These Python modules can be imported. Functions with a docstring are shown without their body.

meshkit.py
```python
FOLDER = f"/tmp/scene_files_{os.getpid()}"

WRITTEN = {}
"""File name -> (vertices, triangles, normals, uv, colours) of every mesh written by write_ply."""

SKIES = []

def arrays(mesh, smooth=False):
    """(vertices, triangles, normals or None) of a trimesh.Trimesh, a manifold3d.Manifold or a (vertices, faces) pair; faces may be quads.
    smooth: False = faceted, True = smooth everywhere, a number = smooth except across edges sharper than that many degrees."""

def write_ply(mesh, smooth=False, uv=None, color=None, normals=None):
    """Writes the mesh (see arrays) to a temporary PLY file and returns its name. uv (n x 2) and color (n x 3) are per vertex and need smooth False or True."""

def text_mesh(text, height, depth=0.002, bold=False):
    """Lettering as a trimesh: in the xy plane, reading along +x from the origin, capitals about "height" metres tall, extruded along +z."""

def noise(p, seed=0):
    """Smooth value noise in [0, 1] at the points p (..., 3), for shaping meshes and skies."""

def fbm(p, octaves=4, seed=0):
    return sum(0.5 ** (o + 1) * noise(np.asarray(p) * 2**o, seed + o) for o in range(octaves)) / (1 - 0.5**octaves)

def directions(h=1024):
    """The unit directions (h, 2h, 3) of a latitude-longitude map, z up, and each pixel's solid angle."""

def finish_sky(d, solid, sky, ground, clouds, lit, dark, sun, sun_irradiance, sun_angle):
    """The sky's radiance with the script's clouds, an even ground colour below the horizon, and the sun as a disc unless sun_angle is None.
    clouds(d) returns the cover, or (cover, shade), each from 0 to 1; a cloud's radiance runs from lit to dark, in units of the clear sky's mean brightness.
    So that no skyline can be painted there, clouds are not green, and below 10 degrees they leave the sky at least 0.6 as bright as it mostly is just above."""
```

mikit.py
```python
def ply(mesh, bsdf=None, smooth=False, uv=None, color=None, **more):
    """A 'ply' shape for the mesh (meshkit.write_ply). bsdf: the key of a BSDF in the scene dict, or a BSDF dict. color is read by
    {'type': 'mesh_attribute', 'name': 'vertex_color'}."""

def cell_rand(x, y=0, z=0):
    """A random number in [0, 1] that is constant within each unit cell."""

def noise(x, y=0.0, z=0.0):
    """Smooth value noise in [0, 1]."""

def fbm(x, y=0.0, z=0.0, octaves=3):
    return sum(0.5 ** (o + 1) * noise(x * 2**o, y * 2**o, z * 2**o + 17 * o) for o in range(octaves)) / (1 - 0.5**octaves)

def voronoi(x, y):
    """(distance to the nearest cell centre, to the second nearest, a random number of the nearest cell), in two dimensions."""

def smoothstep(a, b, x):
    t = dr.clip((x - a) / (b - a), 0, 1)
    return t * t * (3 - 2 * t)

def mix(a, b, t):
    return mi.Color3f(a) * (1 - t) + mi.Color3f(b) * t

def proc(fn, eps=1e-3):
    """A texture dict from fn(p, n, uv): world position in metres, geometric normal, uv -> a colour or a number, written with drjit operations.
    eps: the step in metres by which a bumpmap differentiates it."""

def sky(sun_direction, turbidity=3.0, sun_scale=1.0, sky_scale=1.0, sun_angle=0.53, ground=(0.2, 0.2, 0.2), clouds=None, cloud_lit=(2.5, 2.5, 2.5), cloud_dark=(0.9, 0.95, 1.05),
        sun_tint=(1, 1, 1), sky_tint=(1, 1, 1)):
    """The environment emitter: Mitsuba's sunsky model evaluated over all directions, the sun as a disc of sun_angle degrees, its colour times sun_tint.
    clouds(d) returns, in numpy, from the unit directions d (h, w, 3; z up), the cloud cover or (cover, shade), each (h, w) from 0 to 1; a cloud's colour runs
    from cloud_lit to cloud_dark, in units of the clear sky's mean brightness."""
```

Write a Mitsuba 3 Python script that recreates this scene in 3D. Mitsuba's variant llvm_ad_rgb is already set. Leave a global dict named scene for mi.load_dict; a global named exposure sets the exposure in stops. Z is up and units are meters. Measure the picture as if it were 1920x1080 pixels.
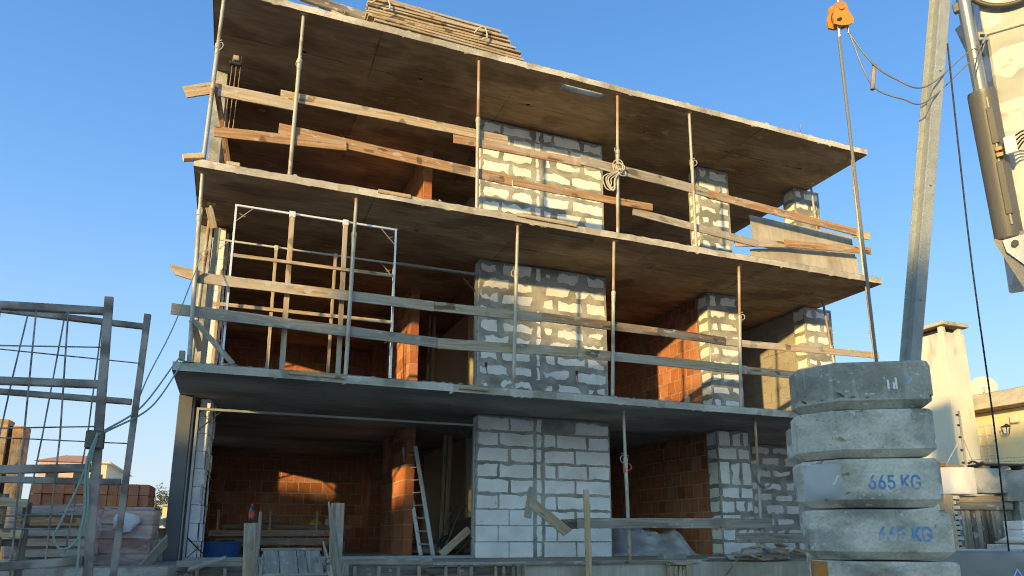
import math, random
import numpy as np, trimesh, mitsuba as mi, drjit as dr, mikit, meshkit
import manifold3d as m3
from shapely.geometry import Polygon, box as sbox
from shapely.ops import unary_union
from mikit import proc, noise, fbm, cell_rand, smoothstep, mix, voronoi

T = mi.ScalarTransform4f
scene, labels = {}, {}
R = random.Random(7)

# ------------------------------------------------------------------ camera, sky, exposure
PITCH, YAW, ROLL, F_PX = math.radians(12.18), math.radians(21.35), math.radians(0.185), 1336.0
FW = np.array([math.sin(YAW) * math.cos(PITCH), math.cos(YAW) * math.cos(PITCH), math.sin(PITCH)])
RT = np.array([math.cos(YAW), -math.sin(YAW), 0.0])
UP = np.cross(RT, FW)
UP2 = UP * math.cos(ROLL) - RT * math.sin(ROLL)
EYE = np.array([0, 0, 1.6])
scene['camera'] = {'type': 'perspective', 'fov': 2 * math.degrees(math.atan(960 / F_PX)), 'fov_axis': 'x',
    'near_clip': 0.1, 'far_clip': 3000.0,
    'principal_point_offset_y': -(713.0 - 540.0) / 1080.0,
    'to_world': T().look_at(origin=EYE.tolist(), target=(EYE + FW).tolist(), up=UP2.tolist())}
SUN = (-1.2, -1.0, 0.235)
scene['daylight'] = mikit.sky(SUN, turbidity=6.0, sun_angle=1.1, sky_scale=0.84, sky_tint=(0.47, 0.91, 1.60), sun_scale=0.95, sun_tint=(1.0, 1.24, 1.45), ground=(0.3, 0.27, 0.22),
    clouds=lambda d: 0.68 * np.exp(-(np.degrees(np.arcsin(np.clip(d[..., 2], 0, 1))) / 12.0) ** 1.4), cloud_lit=(1.72, 1.78, 1.76), cloud_dark=(1.72, 1.78, 1.76))   # low summer haze all round the horizon
exposure = 3.6

# ------------------------------------------------------------------ materials
def bsdf(name, color, rough=0.8, bump=None, bscale=0.004, metallic=0.0, spec=0.4, eps=2e-3, **more):
    d = {'type': 'principled', 'base_color': color if isinstance(color, dict) else {'type': 'rgb', 'value': list(color)},
         'roughness': rough if isinstance(rough, dict) else float(rough), 'metallic': float(metallic), 'specular': float(spec), **more}
    if bump is not None:
        d = {'type': 'bumpmap', 'tex': proc(bump, eps), 'scale': float(bscale), 'bsdf': d}
    scene[name] = {'type': 'twosided', 'bsdf': d}

def f_concrete(p, n, uv):
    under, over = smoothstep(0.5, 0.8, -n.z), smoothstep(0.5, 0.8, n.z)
    a = fbm(p.x * 1.3, p.y * 1.3 + p.z * 2.0, p.z * 1.3, 4)
    g = fbm(p.x * 30, p.y * 30, p.z * 45, 2)
    face = mix((0.36, 0.325, 0.265), (0.57, 0.525, 0.44), smoothstep(0.3, 0.7, a)) * (0.86 + 0.28 * g)
    streak = smoothstep(0.55, 0.72, fbm(p.x * 5.0, p.z * 3.0, 3.0, 3))
    face = mix(face, face * mi.Color3f(0.60, 0.55, 0.46), 0.65 * streak)
    pits = smoothstep(0.74, 0.80, noise(p.x * 40, p.y * 40, p.z * 55))
    face = mix(face, face * 0.75, 0.5 * pits)
    ix, iy = p.x / 2.5 + 0.33, (p.y - 10.0) / 1.25 + 0.2
    tone = cell_rand(dr.floor(ix), dr.floor(iy), dr.floor(p.z))
    wob = 0.02 * (noise(p.x * 6, p.y * 6, 1.0) - 0.5)
    fx, fy = dr.abs(ix - dr.floor(ix) - 0.5) * 2.5 + wob, dr.abs(iy - dr.floor(iy) - 0.5) * 1.25 + wob
    seam = smoothstep(1.232, 1.246, fx) + smoothstep(0.610, 0.620, fy)
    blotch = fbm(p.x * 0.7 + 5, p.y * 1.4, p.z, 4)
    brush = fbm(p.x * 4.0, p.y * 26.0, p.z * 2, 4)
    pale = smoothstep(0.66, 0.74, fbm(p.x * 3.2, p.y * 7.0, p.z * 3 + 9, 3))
    sof = mix((0.255, 0.175, 0.105), (0.45, 0.355, 0.235), smoothstep(0.25, 0.75, blotch)) * (0.80 + 0.35 * tone) * (0.62 + 0.76 * brush)  # brown formwork tone, with warm light bounced off brick painted in
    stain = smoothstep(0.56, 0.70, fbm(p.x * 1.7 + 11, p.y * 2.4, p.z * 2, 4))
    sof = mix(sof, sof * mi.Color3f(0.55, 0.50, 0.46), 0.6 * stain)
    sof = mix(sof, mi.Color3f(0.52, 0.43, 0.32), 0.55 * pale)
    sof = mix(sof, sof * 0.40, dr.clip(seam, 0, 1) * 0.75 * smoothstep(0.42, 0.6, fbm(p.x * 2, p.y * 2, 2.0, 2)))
    sof = mix(mix((0.17, 0.15, 0.125), (0.33, 0.295, 0.245), smoothstep(0.3, 0.7, blotch)) * (0.62 + 0.76 * brush), sof * mi.Color3f(0.78, 0.695, 0.61), smoothstep(4.5, 5.5, p.z))  # lowest soffit painted darker for the shade of the ground floor
    top = mi.Color3f(0.20, 0.165, 0.125) * (0.7 + 0.6 * a)
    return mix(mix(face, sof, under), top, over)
def b_concrete(p, n, uv):
    return 0.7 * fbm(p.x * 22, p.y * 22, p.z * 22, 3) + 0.5 * fbm(p.x * 4, p.y * 4, p.z * 9, 2)
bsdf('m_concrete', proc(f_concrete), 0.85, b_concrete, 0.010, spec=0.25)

def f_aac(p, n, uv):
    a = fbm(p.x * 3, p.y * 3, p.z * 3, 3)
    g = noise(p.x * 90, p.y * 90, p.z * 90)
    c = mix((0.76, 0.745, 0.71), (0.88, 0.87, 0.85), smoothstep(0.25, 0.7, a)) * (0.93 + 0.11 * g)
    pit = smoothstep(0.86, 0.92, noise(p.x * 26, p.y * 26, p.z * 26))
    return mix(c, c * 0.75, pit)
def b_aac(p, n, uv):
    return fbm(p.x * 40, p.y * 40, p.z * 40, 2) - 0.8 * smoothstep(0.84, 0.92, noise(p.x * 26, p.y * 26, p.z * 26))
bsdf('m_aac', proc(f_aac), 0.92, b_aac, 0.004, spec=0.1)

def f_mortar(p, n, uv):
    a = fbm(p.x * 4, p.y * 4, p.z * 4, 4)
    g = noise(p.x * 60, p.y * 60, p.z * 60)
    return mix((0.235, 0.228, 0.202), (0.42, 0.405, 0.36), smoothstep(0.3, 0.7, a)) * (0.88 + 0.24 * g)
def b_mortar(p, n, uv):
    return fbm(p.x * 16, p.y * 16, p.z * 16, 3)
def f_pm(p, n, uv): return mi.Color3f(0.42, 0.35, 0.28) * (0.7 + 0.5 * fbm(p.x * 7, p.y * 7, p.z * 7, 3))
bsdf('m_palemortar', proc(f_pm), 0.95, b_mortar, 0.006, spec=0.1)
bsdf('m_mortar', proc(f_mortar), 0.95, b_mortar, 0.010, spec=0.1)

def mk_brick(k, base):
    def f(p, n, uv):
        a = fbm(p.x * 5 + k, p.y * 5, p.z * 5, 3)
        dust = smoothstep(0.55, 0.75, fbm(p.x * 2.3, p.y * 2.3 + k, p.z * 1.6, 3))
        c = mi.Color3f(*base) * (0.78 + 0.45 * a)
        return mix(c, mi.Color3f(0.42, 0.30, 0.22), 0.5 * dust)
    return proc(f)
def b_brick(p, n, uv):
    s = p.x + p.y
    q = s / 0.021 - dr.floor(s / 0.021)
    return 0.5 * smoothstep(0.0, 0.25, q) * (1 - smoothstep(0.75, 1.0, q)) + 0.4 * fbm(p.x * 30, p.y * 30, p.z * 30, 2)
for k, base in enumerate([(0.42, 0.160, 0.080), (0.33, 0.120, 0.060), (0.47, 0.195, 0.105)]):
    bsdf(f'm_brick{k}', mk_brick(k * 3.1, base), 0.85, b_brick, 0.006, spec=0.2)

def mk_wood(dark, light, grey, greyamt):
    def f(p, n, uv):
        u, v = uv.x, uv.y
        w = fbm(u * 1.1, v * 9.0, 0.0, 2)
        rings = fbm(u * 1.6, v * 55.0 + w * 6.0, 1.7, 3)
        fine = noise(u * 12.0, v * 260.0, 0.3)
        c = mix(dark, light, smoothstep(0.25, 0.75, rings)) * (0.84 + 0.3 * fine)
        knot = smoothstep(0.80, 0.86, noise(u * 5.0, v * 13.0, 7.0))
        c = mix(c, c * 0.45, knot)
        weather = smoothstep(0.55 - greyamt, 0.85 - greyamt, fbm(u * 1.7 + 3.0, v * 5.0, 5.0, 3))
        c = mix(c, mi.Color3f(*grey) * (0.75 + 0.5 * rings), 0.75 * weather)
        splash = smoothstep(0.70, 0.76, fbm(u * 7.0, v * 16.0, 11.0, 3))
        return mix(c, mi.Color3f(0.50, 0.48, 0.44), 0.55 * splash)
    return proc(f)
def b_wood(p, n, uv):
    return fbm(uv.x * 2.0, uv.y * 90.0, 0.0, 3) + 0.4 * fbm(uv.x * 20, uv.y * 30, 3.0, 2)
bsdf('m_wood_grey', mk_wood((0.20, 0.165, 0.125), (0.38, 0.33, 0.26), (0.37, 0.325, 0.26), 0.25), 0.85, b_wood, 0.004, spec=0.15)
bsdf('m_wood_warm', mk_wood((0.27, 0.145, 0.07), (0.45, 0.28, 0.15), (0.39, 0.325, 0.25), 0.06), 0.8, b_wood, 0.004, spec=0.2)
bsdf('m_wood_tan', mk_wood((0.33, 0.235, 0.135), (0.50, 0.385, 0.245), (0.42, 0.37, 0.30), 0.12), 0.82, b_wood, 0.004, spec=0.15)
bsdf('m_wood_new', mk_wood((0.48, 0.33, 0.17), (0.66, 0.49, 0.28), (0.55, 0.46, 0.34), -0.05), 0.75, b_wood, 0.003, spec=0.2)
bsdf('m_wood_dark', mk_wood((0.09, 0.07, 0.055), (0.20, 0.165, 0.13), (0.25, 0.235, 0.21), 0.12), 0.85, b_wood, 0.005, spec=0.15)
WOOD = {'g': 'm_wood_grey', 'w': 'm_wood_warm', 't': 'm_wood_tan', 'n': 'm_wood_new', 'd': 'm_wood_dark'}

def f_prop(p, n, uv):
    rust = 0.75 * smoothstep(0.56, 0.72, fbm(p.x * 3, p.y * 3, p.z * 2.3, 3))
    spl = smoothstep(0.60, 0.68, fbm(p.x * 18, p.y * 18, p.z * 9, 3))
    c = mix((0.42, 0.40, 0.32), (0.30, 0.17, 0.09), rust)
    return mix(c, mi.Color3f(0.52, 0.50, 0.45), 0.7 * spl)
bsdf('m_prop', proc(f_prop), 0.55, b_mortar, 0.004, metallic=0.25, spec=0.4)
def f_galv(p, n, uv):
    d, d2, c = voronoi((p.x + p.y * 0.7) * 28, (p.z + p.y * 0.4) * 28)
    a = fbm(p.x * 3, p.y * 3, p.z * 1.2, 3)
    return mi.Color3f(0.34, 0.365, 0.36) * (0.70 + 0.14 * c + 0.35 * a)
bsdf('m_galv', proc(f_galv), 0.5, None, metallic=0.3, spec=0.5)
bsdf('m_whiteframe', (0.70, 0.72, 0.73), 0.38, None, metallic=0.3)
def f_rust(p, n, uv):
    a = fbm(p.x * 6, p.y * 6, p.z * 6, 3)
    return mix((0.18, 0.145, 0.12), (0.40, 0.34, 0.29), smoothstep(0.3, 0.7, a))
bsdf('m_rusty', proc(f_rust), 0.6, None, metallic=0.35)
def f_darksteel(p, n, uv):
    a = fbm(p.x * 2, p.y * 2, p.z * 0.7, 4)
    r = smoothstep(0.62, 0.8, fbm(p.x * 1.5, p.y, p.z * 1.1 + 4, 3))
    return mix(mi.Color3f(0.11, 0.115, 0.12) * (0.7 + 0.7 * a), (0.20, 0.15, 0.10), 0.7 * r)
bsdf('m_darksteel', proc(f_darksteel), 0.55, None, metallic=0.2)
bsdf('m_black', (0.025, 0.025, 0.028), 0.6)
bsdf('m_cable', (0.24, 0.235, 0.22), 0.5, None, metallic=0.4)
bsdf('m_rope', (0.52, 0.47, 0.38), 0.9)

# ------------------------------------------------------------------ helpers
def nk(base):
    if base not in scene and base not in labels:
        return base
    i = 1
    while f'{base}_{i:03d}' in scene or f'{base}_{i:03d}' in labels:
        i += 1
    return f'{base}_{i:03d}'
def thing(name, label=None, cat=None, group=None, kind=None):
    k = nk(name); labels[k] = {}
    if label: labels[k]['label'] = label
    if cat: labels[k]['category'] = cat
    if group: labels[k]['group'] = group
    if kind: labels[k]['kind'] = kind
    return k
def put(name, mesh, mat, smooth=False, label=None, kind=None, **kw):
    k = nk(name)
    if isinstance(mesh, tuple) and len(mesh) == 3:
        scene[k] = mikit.ply((mesh[0], mesh[1]), mat, uv=mesh[2], **kw)
    else:
        scene[k] = mikit.ply(mesh, mat, smooth=smooth, **kw)
    if label or kind:
        labels[k] = {a: b for a, b in (('label', label), ('kind', kind)) if b}
    return k
def one(name, mesh, mat, label, cat, group=None, kind=None, smooth=False):
    """a thing that is a single mesh"""
    k = put(name, mesh, mat, smooth)
    labels[k] = {a: b for a, b in (('label', label), ('category', cat), ('group', group), ('kind', kind)) if b}
    return k
def unit(v):
    v = np.asarray(v, float); return v / np.linalg.norm(v)
def cat(*ms):
    """join (v,f,uv) triples or trimeshes"""
    if all(isinstance(m, tuple) for m in ms):
        o, V, Fc, U = 0, [], [], []
        for v, f, u in ms:
            V.append(v); Fc.append(np.asarray(f) + o); U.append(u); o += len(v)
        return np.vstack(V), np.vstack(Fc), np.vstack(U)
    return trimesh.util.concatenate([m if isinstance(m, trimesh.Trimesh) else trimesh.Trimesh(m[0], m[1], process=False) for m in ms])
def box(x0, x1, y0, y1, z0, z1, ch=0.0):
    if ch <= 0:
        b = trimesh.creation.box((x1 - x0, y1 - y0, z1 - z0)); b.apply_translation(((x0 + x1) / 2, (y0 + y1) / 2, (z0 + z1) / 2)); return b
    pts = []
    for sx, ax in ((1, x0), (-1, x1)):
        for sy, ay in ((1, y0), (-1, y1)):
            for sz, az in ((1, z0), (-1, z1)):
                pts += [(ax + sx * ch, ay + sy * ch, az), (ax + sx * ch, ay, az + sz * ch), (ax, ay + sy * ch, az + sz * ch)]
    return hull(pts)
def hull(pts):
    m = m3.Manifold.hull_points(np.asarray(pts, float)).to_mesh()
    return trimesh.Trimesh(np.array(m.vert_properties[:, :3]), np.array(m.tri_verts), process=False)
def man(t):
    return m3.Manifold(m3.Mesh(np.asarray(t.vertices, np.float32), np.asarray(t.faces, np.uint32)))
def tri(m):
    m = m.to_mesh(); return trimesh.Trimesh(np.array(m.vert_properties[:, :3], float), np.array(m.tri_verts), process=False)
def sn(rng, n, k):
    """smooth random sequence of length n, about -1..1"""
    c = rng.uniform(-1, 1, (max(2, k) + 1)); x = np.linspace(0, len(c) - 1.001, n); i = x.astype(int); t = x - i; t = t * t * (3 - 2 * t)
    return c[i] * (1 - t) + c[i + 1] * t
def bar(p0, p1, w, t, wdir=(0, 0, 1), amp=0.002, bow=0.0, seg=None, ch=None, seed=None, taper=1.0, point=0.0, cut=0.0):
    """sawn timber from p0 to p1: w across wdir, t thick, slightly uneven, chamfered edges; uv in metres along and across"""
    rng = np.random.default_rng(R.randrange(1 << 30) if seed is None else seed)
    p0, p1 = np.asarray(p0, float), np.asarray(p1, float)
    L = np.linalg.norm(p1 - p0); ax = (p1 - p0) / L
    wd = np.asarray(wdir, float); wd = unit(wd - ax * (wd @ ax)); td = np.cross(ax, wd)
    n = seg or max(2, int(L / 0.25) + 1); ch = min(w, t) * 0.12 if ch is None else ch
    a, b = w / 2, t / 2
    prof = np.array([(a, b - ch), (a - ch, b), (-a + ch, b), (-a, b - ch), (-a, -b + ch), (-a + ch, -b), (a - ch, -b), (a, -b + ch)])
    s = np.linspace(0, 1, n)
    top, bot, thk = sn(rng, n, n // 2) * amp, sn(rng, n, n // 2) * amp, sn(rng, n, 3) * amp * 0.7
    bw = (s * (1 - s) * 4 * bow) + sn(rng, n, 3) * amp * 1.5
    rings = []
    for i in range(n):
        q = prof.copy(); q[:, 0] *= (1 + (taper - 1) * s[i])
        q[:, 0] += np.where(q[:, 0] > 0, top[i], bot[i]); q[:, 1] += np.where(q[:, 1] > 0, thk[i], 0)
        e = s[i] * L
        shift = 0
        if point and i == n - 1: q[:, 0] = q[:, 0] * 0.25
        if cut and i in (0, n - 1): shift = (q[:, 0] / a) * cut * (1 if i else -1)
        rings.append(p0 + np.outer(np.full(8, e) + shift, ax) + np.outer(q[:, 0], wd) + np.outer(q[:, 1] + bw[i], td))
    rings = np.array(rings); uo, vo = rng.uniform(0, 50), rng.uniform(0, 20)
    per = np.concatenate([[0], np.cumsum(np.linalg.norm(np.diff(np.vstack([prof, prof[:1]]), axis=0), axis=1))])
    V, Fc, U = [], [], []
    for j in range(8):
        k = (j + 1) % 8
        for i in range(n - 1):
            o = len(V)
            V += [rings[i, j], rings[i, k], rings[i + 1, k], rings[i + 1, j]]
            U += [(uo + s[i] * L, vo + per[j]), (uo + s[i] * L, vo + per[j + 1]), (uo + s[i + 1] * L, vo + per[j + 1]), (uo + s[i + 1] * L, vo + per[j])]
            Fc += [(o, o + 1, o + 2), (o, o + 2, o + 3)]
    for i, order in ((0, range(7, -1, -1)), (n - 1, range(8))):
        o = len(V)
        for j in order:
            V.append(rings[i, j]); U.append((uo + prof[j, 1] * 3, vo + prof[j, 0] * 3))
        Fc += [(o, o + q, o + q + 1) for q in range(1, 7)]
    V, Fc = np.array(V), np.array(Fc)
    m = trimesh.Trimesh(V, Fc, process=False)
    if np.einsum('ij,ij->', m.triangles_center - V.mean(0), m.face_normals * m.area_faces[:, None]) < 0: Fc = Fc[:, ::-1]
    return V, Fc, np.array(U)
def tube(pts, r, n=8, closed=False):
    """round tube along points; r number or per point"""
    P = np.asarray(pts, float); N = len(P); r = np.broadcast_to(r, N)
    tg = np.gradient(P, axis=0) if not closed else (np.roll(P, -1, 0) - np.roll(P, 1, 0))
    tg /= np.maximum(np.linalg.norm(tg, axis=1, keepdims=True), 1e-9)
    x = unit(np.cross(tg[0], (0, 0, 1) if abs(tg[0][2]) < 0.9 else (1, 0, 0))); V = []
    for i in range(N):
        x = unit(x - tg[i] * (x @ tg[i])); y = np.cross(tg[i], x)
        a = np.arange(n) * 2 * math.pi / n
        V.append(P[i] + r[i] * (np.outer(np.cos(a), x) + np.outer(np.sin(a), y)))
    V = np.vstack(V); Fc = []
    for i in range(N if closed else N - 1):
        for j in range(n):
            a, b = i * n + j, i * n + (j + 1) % n; c, d = ((i + 1) % N) * n + (j + 1) % n, ((i + 1) % N) * n + j
            Fc += [(a, b, c), (a, c, d)]
    if not closed:
        V = np.vstack([V, P[:1], P[-1:]])
        for j in range(n):
            Fc += [(N * n, (j + 1) % n, j), (N * n + 1, (N - 1) * n + j, (N - 1) * n + (j + 1) % n)]
    return trimesh.Trimesh(V, np.array(Fc), process=False)
def spline(pts, n=24):
    P = np.asarray(pts, float); P = np.vstack([2 * P[0] - P[1], P, 2 * P[-1] - P[-2]]); out = []
    for i in range(1, len(P) - 2):
        for t in np.linspace(0, 1, n, endpoint=False):
            a, b, c, d = P[i - 1:i + 3]
            out.append(0.5 * (2 * b + (c - a) * t + (2 * a - 5 * b + 4 * c - d) * t * t + (-a + 3 * b - 3 * c + d) * t ** 3))
    return np.vstack([out, P[-2:-1]])
def ring(c, ax, rad, r, n=20, m=6, arc=2 * math.pi, start=0):
    ax = unit(ax); x = unit(np.cross(ax, (0.3, 0.2, 1.0) if abs(ax[2]) < 0.9 else (1, 0, 0))); y = np.cross(ax, x)
    a = start + np.linspace(0, arc, n, endpoint=arc < 6.28)
    return tube(np.asarray(c) + rad * (np.outer(np.cos(a), x) + np.outer(np.sin(a), y)), r, m, closed=arc >= 6.28)
def extrude(poly, h):
    """shapely polygon(s) in (s,z) -> trimesh with depth along +third axis"""
    polys = list(poly.geoms) if hasattr(poly, 'geoms') else [poly]
    rings = []
    for q in polys:
        if q.is_empty or q.geom_type != 'Polygon': continue
        rings.append(np.asarray(q.exterior.coords)[:-1]); rings += [np.asarray(i.coords)[:-1] for i in q.interiors]
    return tri(m3.CrossSection(rings, m3.FillRule.EvenOdd).extrude(h))
def place(m, o, ex, ey, ez):
    """map local x,y,z of a mesh to world axes ex,ey,ez at origin o"""
    A = np.eye(4); A[:3, 0], A[:3, 1], A[:3, 2], A[:3, 3] = ex, ey, ez, o
    m = m.copy(); m.apply_transform(A)
    if np.linalg.det(A[:3, :3]) < 0 and m.volume < 0: m.invert()
    return m
def obox(c, ex, ey, ez, hx, hy, hz, ch=0.0):
    return place(box(-hx, hx, -hy, hy, -hz, hz, ch), c, unit(ex), unit(ey), unit(ez))

# ------------------------------------------------------------------ setting
def f_ground(p, n, uv):
    a = fbm(p.x * 0.6, p.y * 0.6, 0.0, 4); g = fbm(p.x * 9, p.y * 9, 0.0, 3)
    return mix((0.34, 0.29, 0.225), (0.52, 0.455, 0.36), smoothstep(0.3, 0.7, a)) * (0.75 + 0.5 * g)
def b_ground(p, n, uv): return fbm(p.x * 6, p.y * 6, 0.0, 4)
bsdf('m_ground', proc(f_ground), 0.95, b_ground, 0.06, spec=0.1)
def sheet(x0, x1, y0, y1, z, n=1):
    return np.array([[x0, y0, z], [x1, y0, z], [x1, y1, z], [x0, y1, z]], float), np.array([[0, 1, 2], [0, 2, 3]])
one('ground', sheet(-600, 600, -600, 900, 0.0), 'm_ground', 'bare sandy ground of the building plot', 'ground', kind='structure')
# ------------------------------------------------------------------ the building under construction
Z1, Z2, Z3, TH = 3.795, 6.685, 9.55, 0.13          # slab tops; slab thickness
ZF = 1.2
X0, X1, YF, YB = -0.83, 11.92, 10.0, 20.2
B = thing('concrete_building', 'unfinished three storey concrete building with block walls and open floors', 'building')

def slab(z, name, holes, cut=None, xr=X1, seed=1):
    rng = np.random.default_rng(seed)
    m = man(box(X0, xr, YF + 0.06, YB, z - TH, z))
    for hx, hy in holes:
        c = trimesh.creation.cylinder(0.055, 0.16, sections=14); c.apply_translation((hx, hy, z - TH)); m = m - man(c)
        q = trimesh.creation.cylinder(0.056, 0.01, sections=14); q.apply_translation((hx, hy, z - TH + 0.05)); put(f'{B}__hole_shade_disc', q, 'm_black')  # black disc painted in for the dark inside the hole
    if cut is not None: m = m - man(cut)
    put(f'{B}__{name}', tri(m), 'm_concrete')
    # the cast front edge: an uneven strip butted to the slab
    n = int((xr - X0) / 0.05); xs = np.linspace(X0, xr, n)
    prof = [(0.06, 0.0), (0.012, 0.0), (0.0, -0.012), (0.0, -TH * 0.5), (0.0, -TH + 0.006), (0.008, -TH), (0.06, -TH)]
    V = []
    top = sn(rng, n, 90) * 0.006 + np.minimum(0, sn(rng, n, 140)) * 0.010
    fr = sn(rng, n, 70) * 0.006 + sn(rng, n, 9) * 0.012
    mid = sn(rng, n, 160) * 0.008
    for i, x in enumerate(xs):
        for j, (dy, dz) in enumerate(prof):
            yy = YF + dy + (fr[i] + (mid[i] if j == 3 else 0) if 0 < j < 6 else 0)
            V.append((x, yy, z + dz + (top[i] if j in (1, 2) else 0)))
    k = len(prof); Fc = []
    for i in range(n - 1):
        for j in range(k - 1):
            a = i * k + j; Fc += [(a, a + 1, a + k + 1), (a, a + k + 1, a + k)]
    for e, o in ((0, 1), (n - 1, -1)):
        Fc += [((e * k), e * k + j + 1, e * k + j)[::o] for j in range(1, k - 1)]
    t = trimesh.Trimesh(np.array(V), np.array(Fc), process=False)
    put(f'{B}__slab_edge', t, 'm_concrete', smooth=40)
    dr_ = []
    for _ in range(44):
        x, r = rng.uniform(X0 + .05, xr - .05), rng.uniform(.006, .02)
        zc = z - TH + rng.uniform(-.006, .004) if rng.random() < .45 else z + rng.uniform(-.02, .006) if rng.random() < .6 else z - rng.uniform(.02, .1)
        yc = np.interp(x, xs, fr) + YF + .004
        dr_.append(hull([(x + rng.normal(0, r * 1.6), yc + abs(rng.normal(0, .006)) - .004, zc + rng.normal(0, r * .6)) for _ in range(12)]))
    put(f'{B}__grout_runs', cat(*dr_), 'm_concrete', kind='stuff')
HX = (0.57, 2.54, 7.11, 9.08, 11.04)
slab(Z1, 'floor_slab', [(1.2, 11.05), (3.2, 11.05), (7.1, 11.0)], xr=X1, seed=3)
slab(Z2, 'floor_slab', [(x, 10.95) for x in HX], cut=box(4.62, 5.50, 10.14, 10.30, Z2 - TH - 0.1, Z2 - 0.09), seed=5)
slab(Z3, 'floor_slab', [(x, 11.0) for x in HX] + [(1.54, 13.3), (4.6, 11.0)], cut=box(4.93, 5.79, 10.165, 10.31, Z3 - 0.3, Z3 + 0.1), seed=8)
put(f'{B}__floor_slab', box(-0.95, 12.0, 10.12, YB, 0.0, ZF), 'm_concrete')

put(f'{B}__floor_slab', box(X1 + 0.004, 13.6, 12.06, YB, Z1 - TH, Z1 - 0.003), 'm_concrete')  # hidden roof strip added to darken the ground wall below
put(f'{B}__floor_slab', box(12.01, 13.6, 12.06, YB, 0.0, ZF - .003), 'm_concrete')
put(f'{B}__shade_end_wall', box(13.42, 13.6, 12.06, YB, ZF, Z1 - TH - .002), 'm_mortar')  # unseen wall added to keep light off the ground wall

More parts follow.
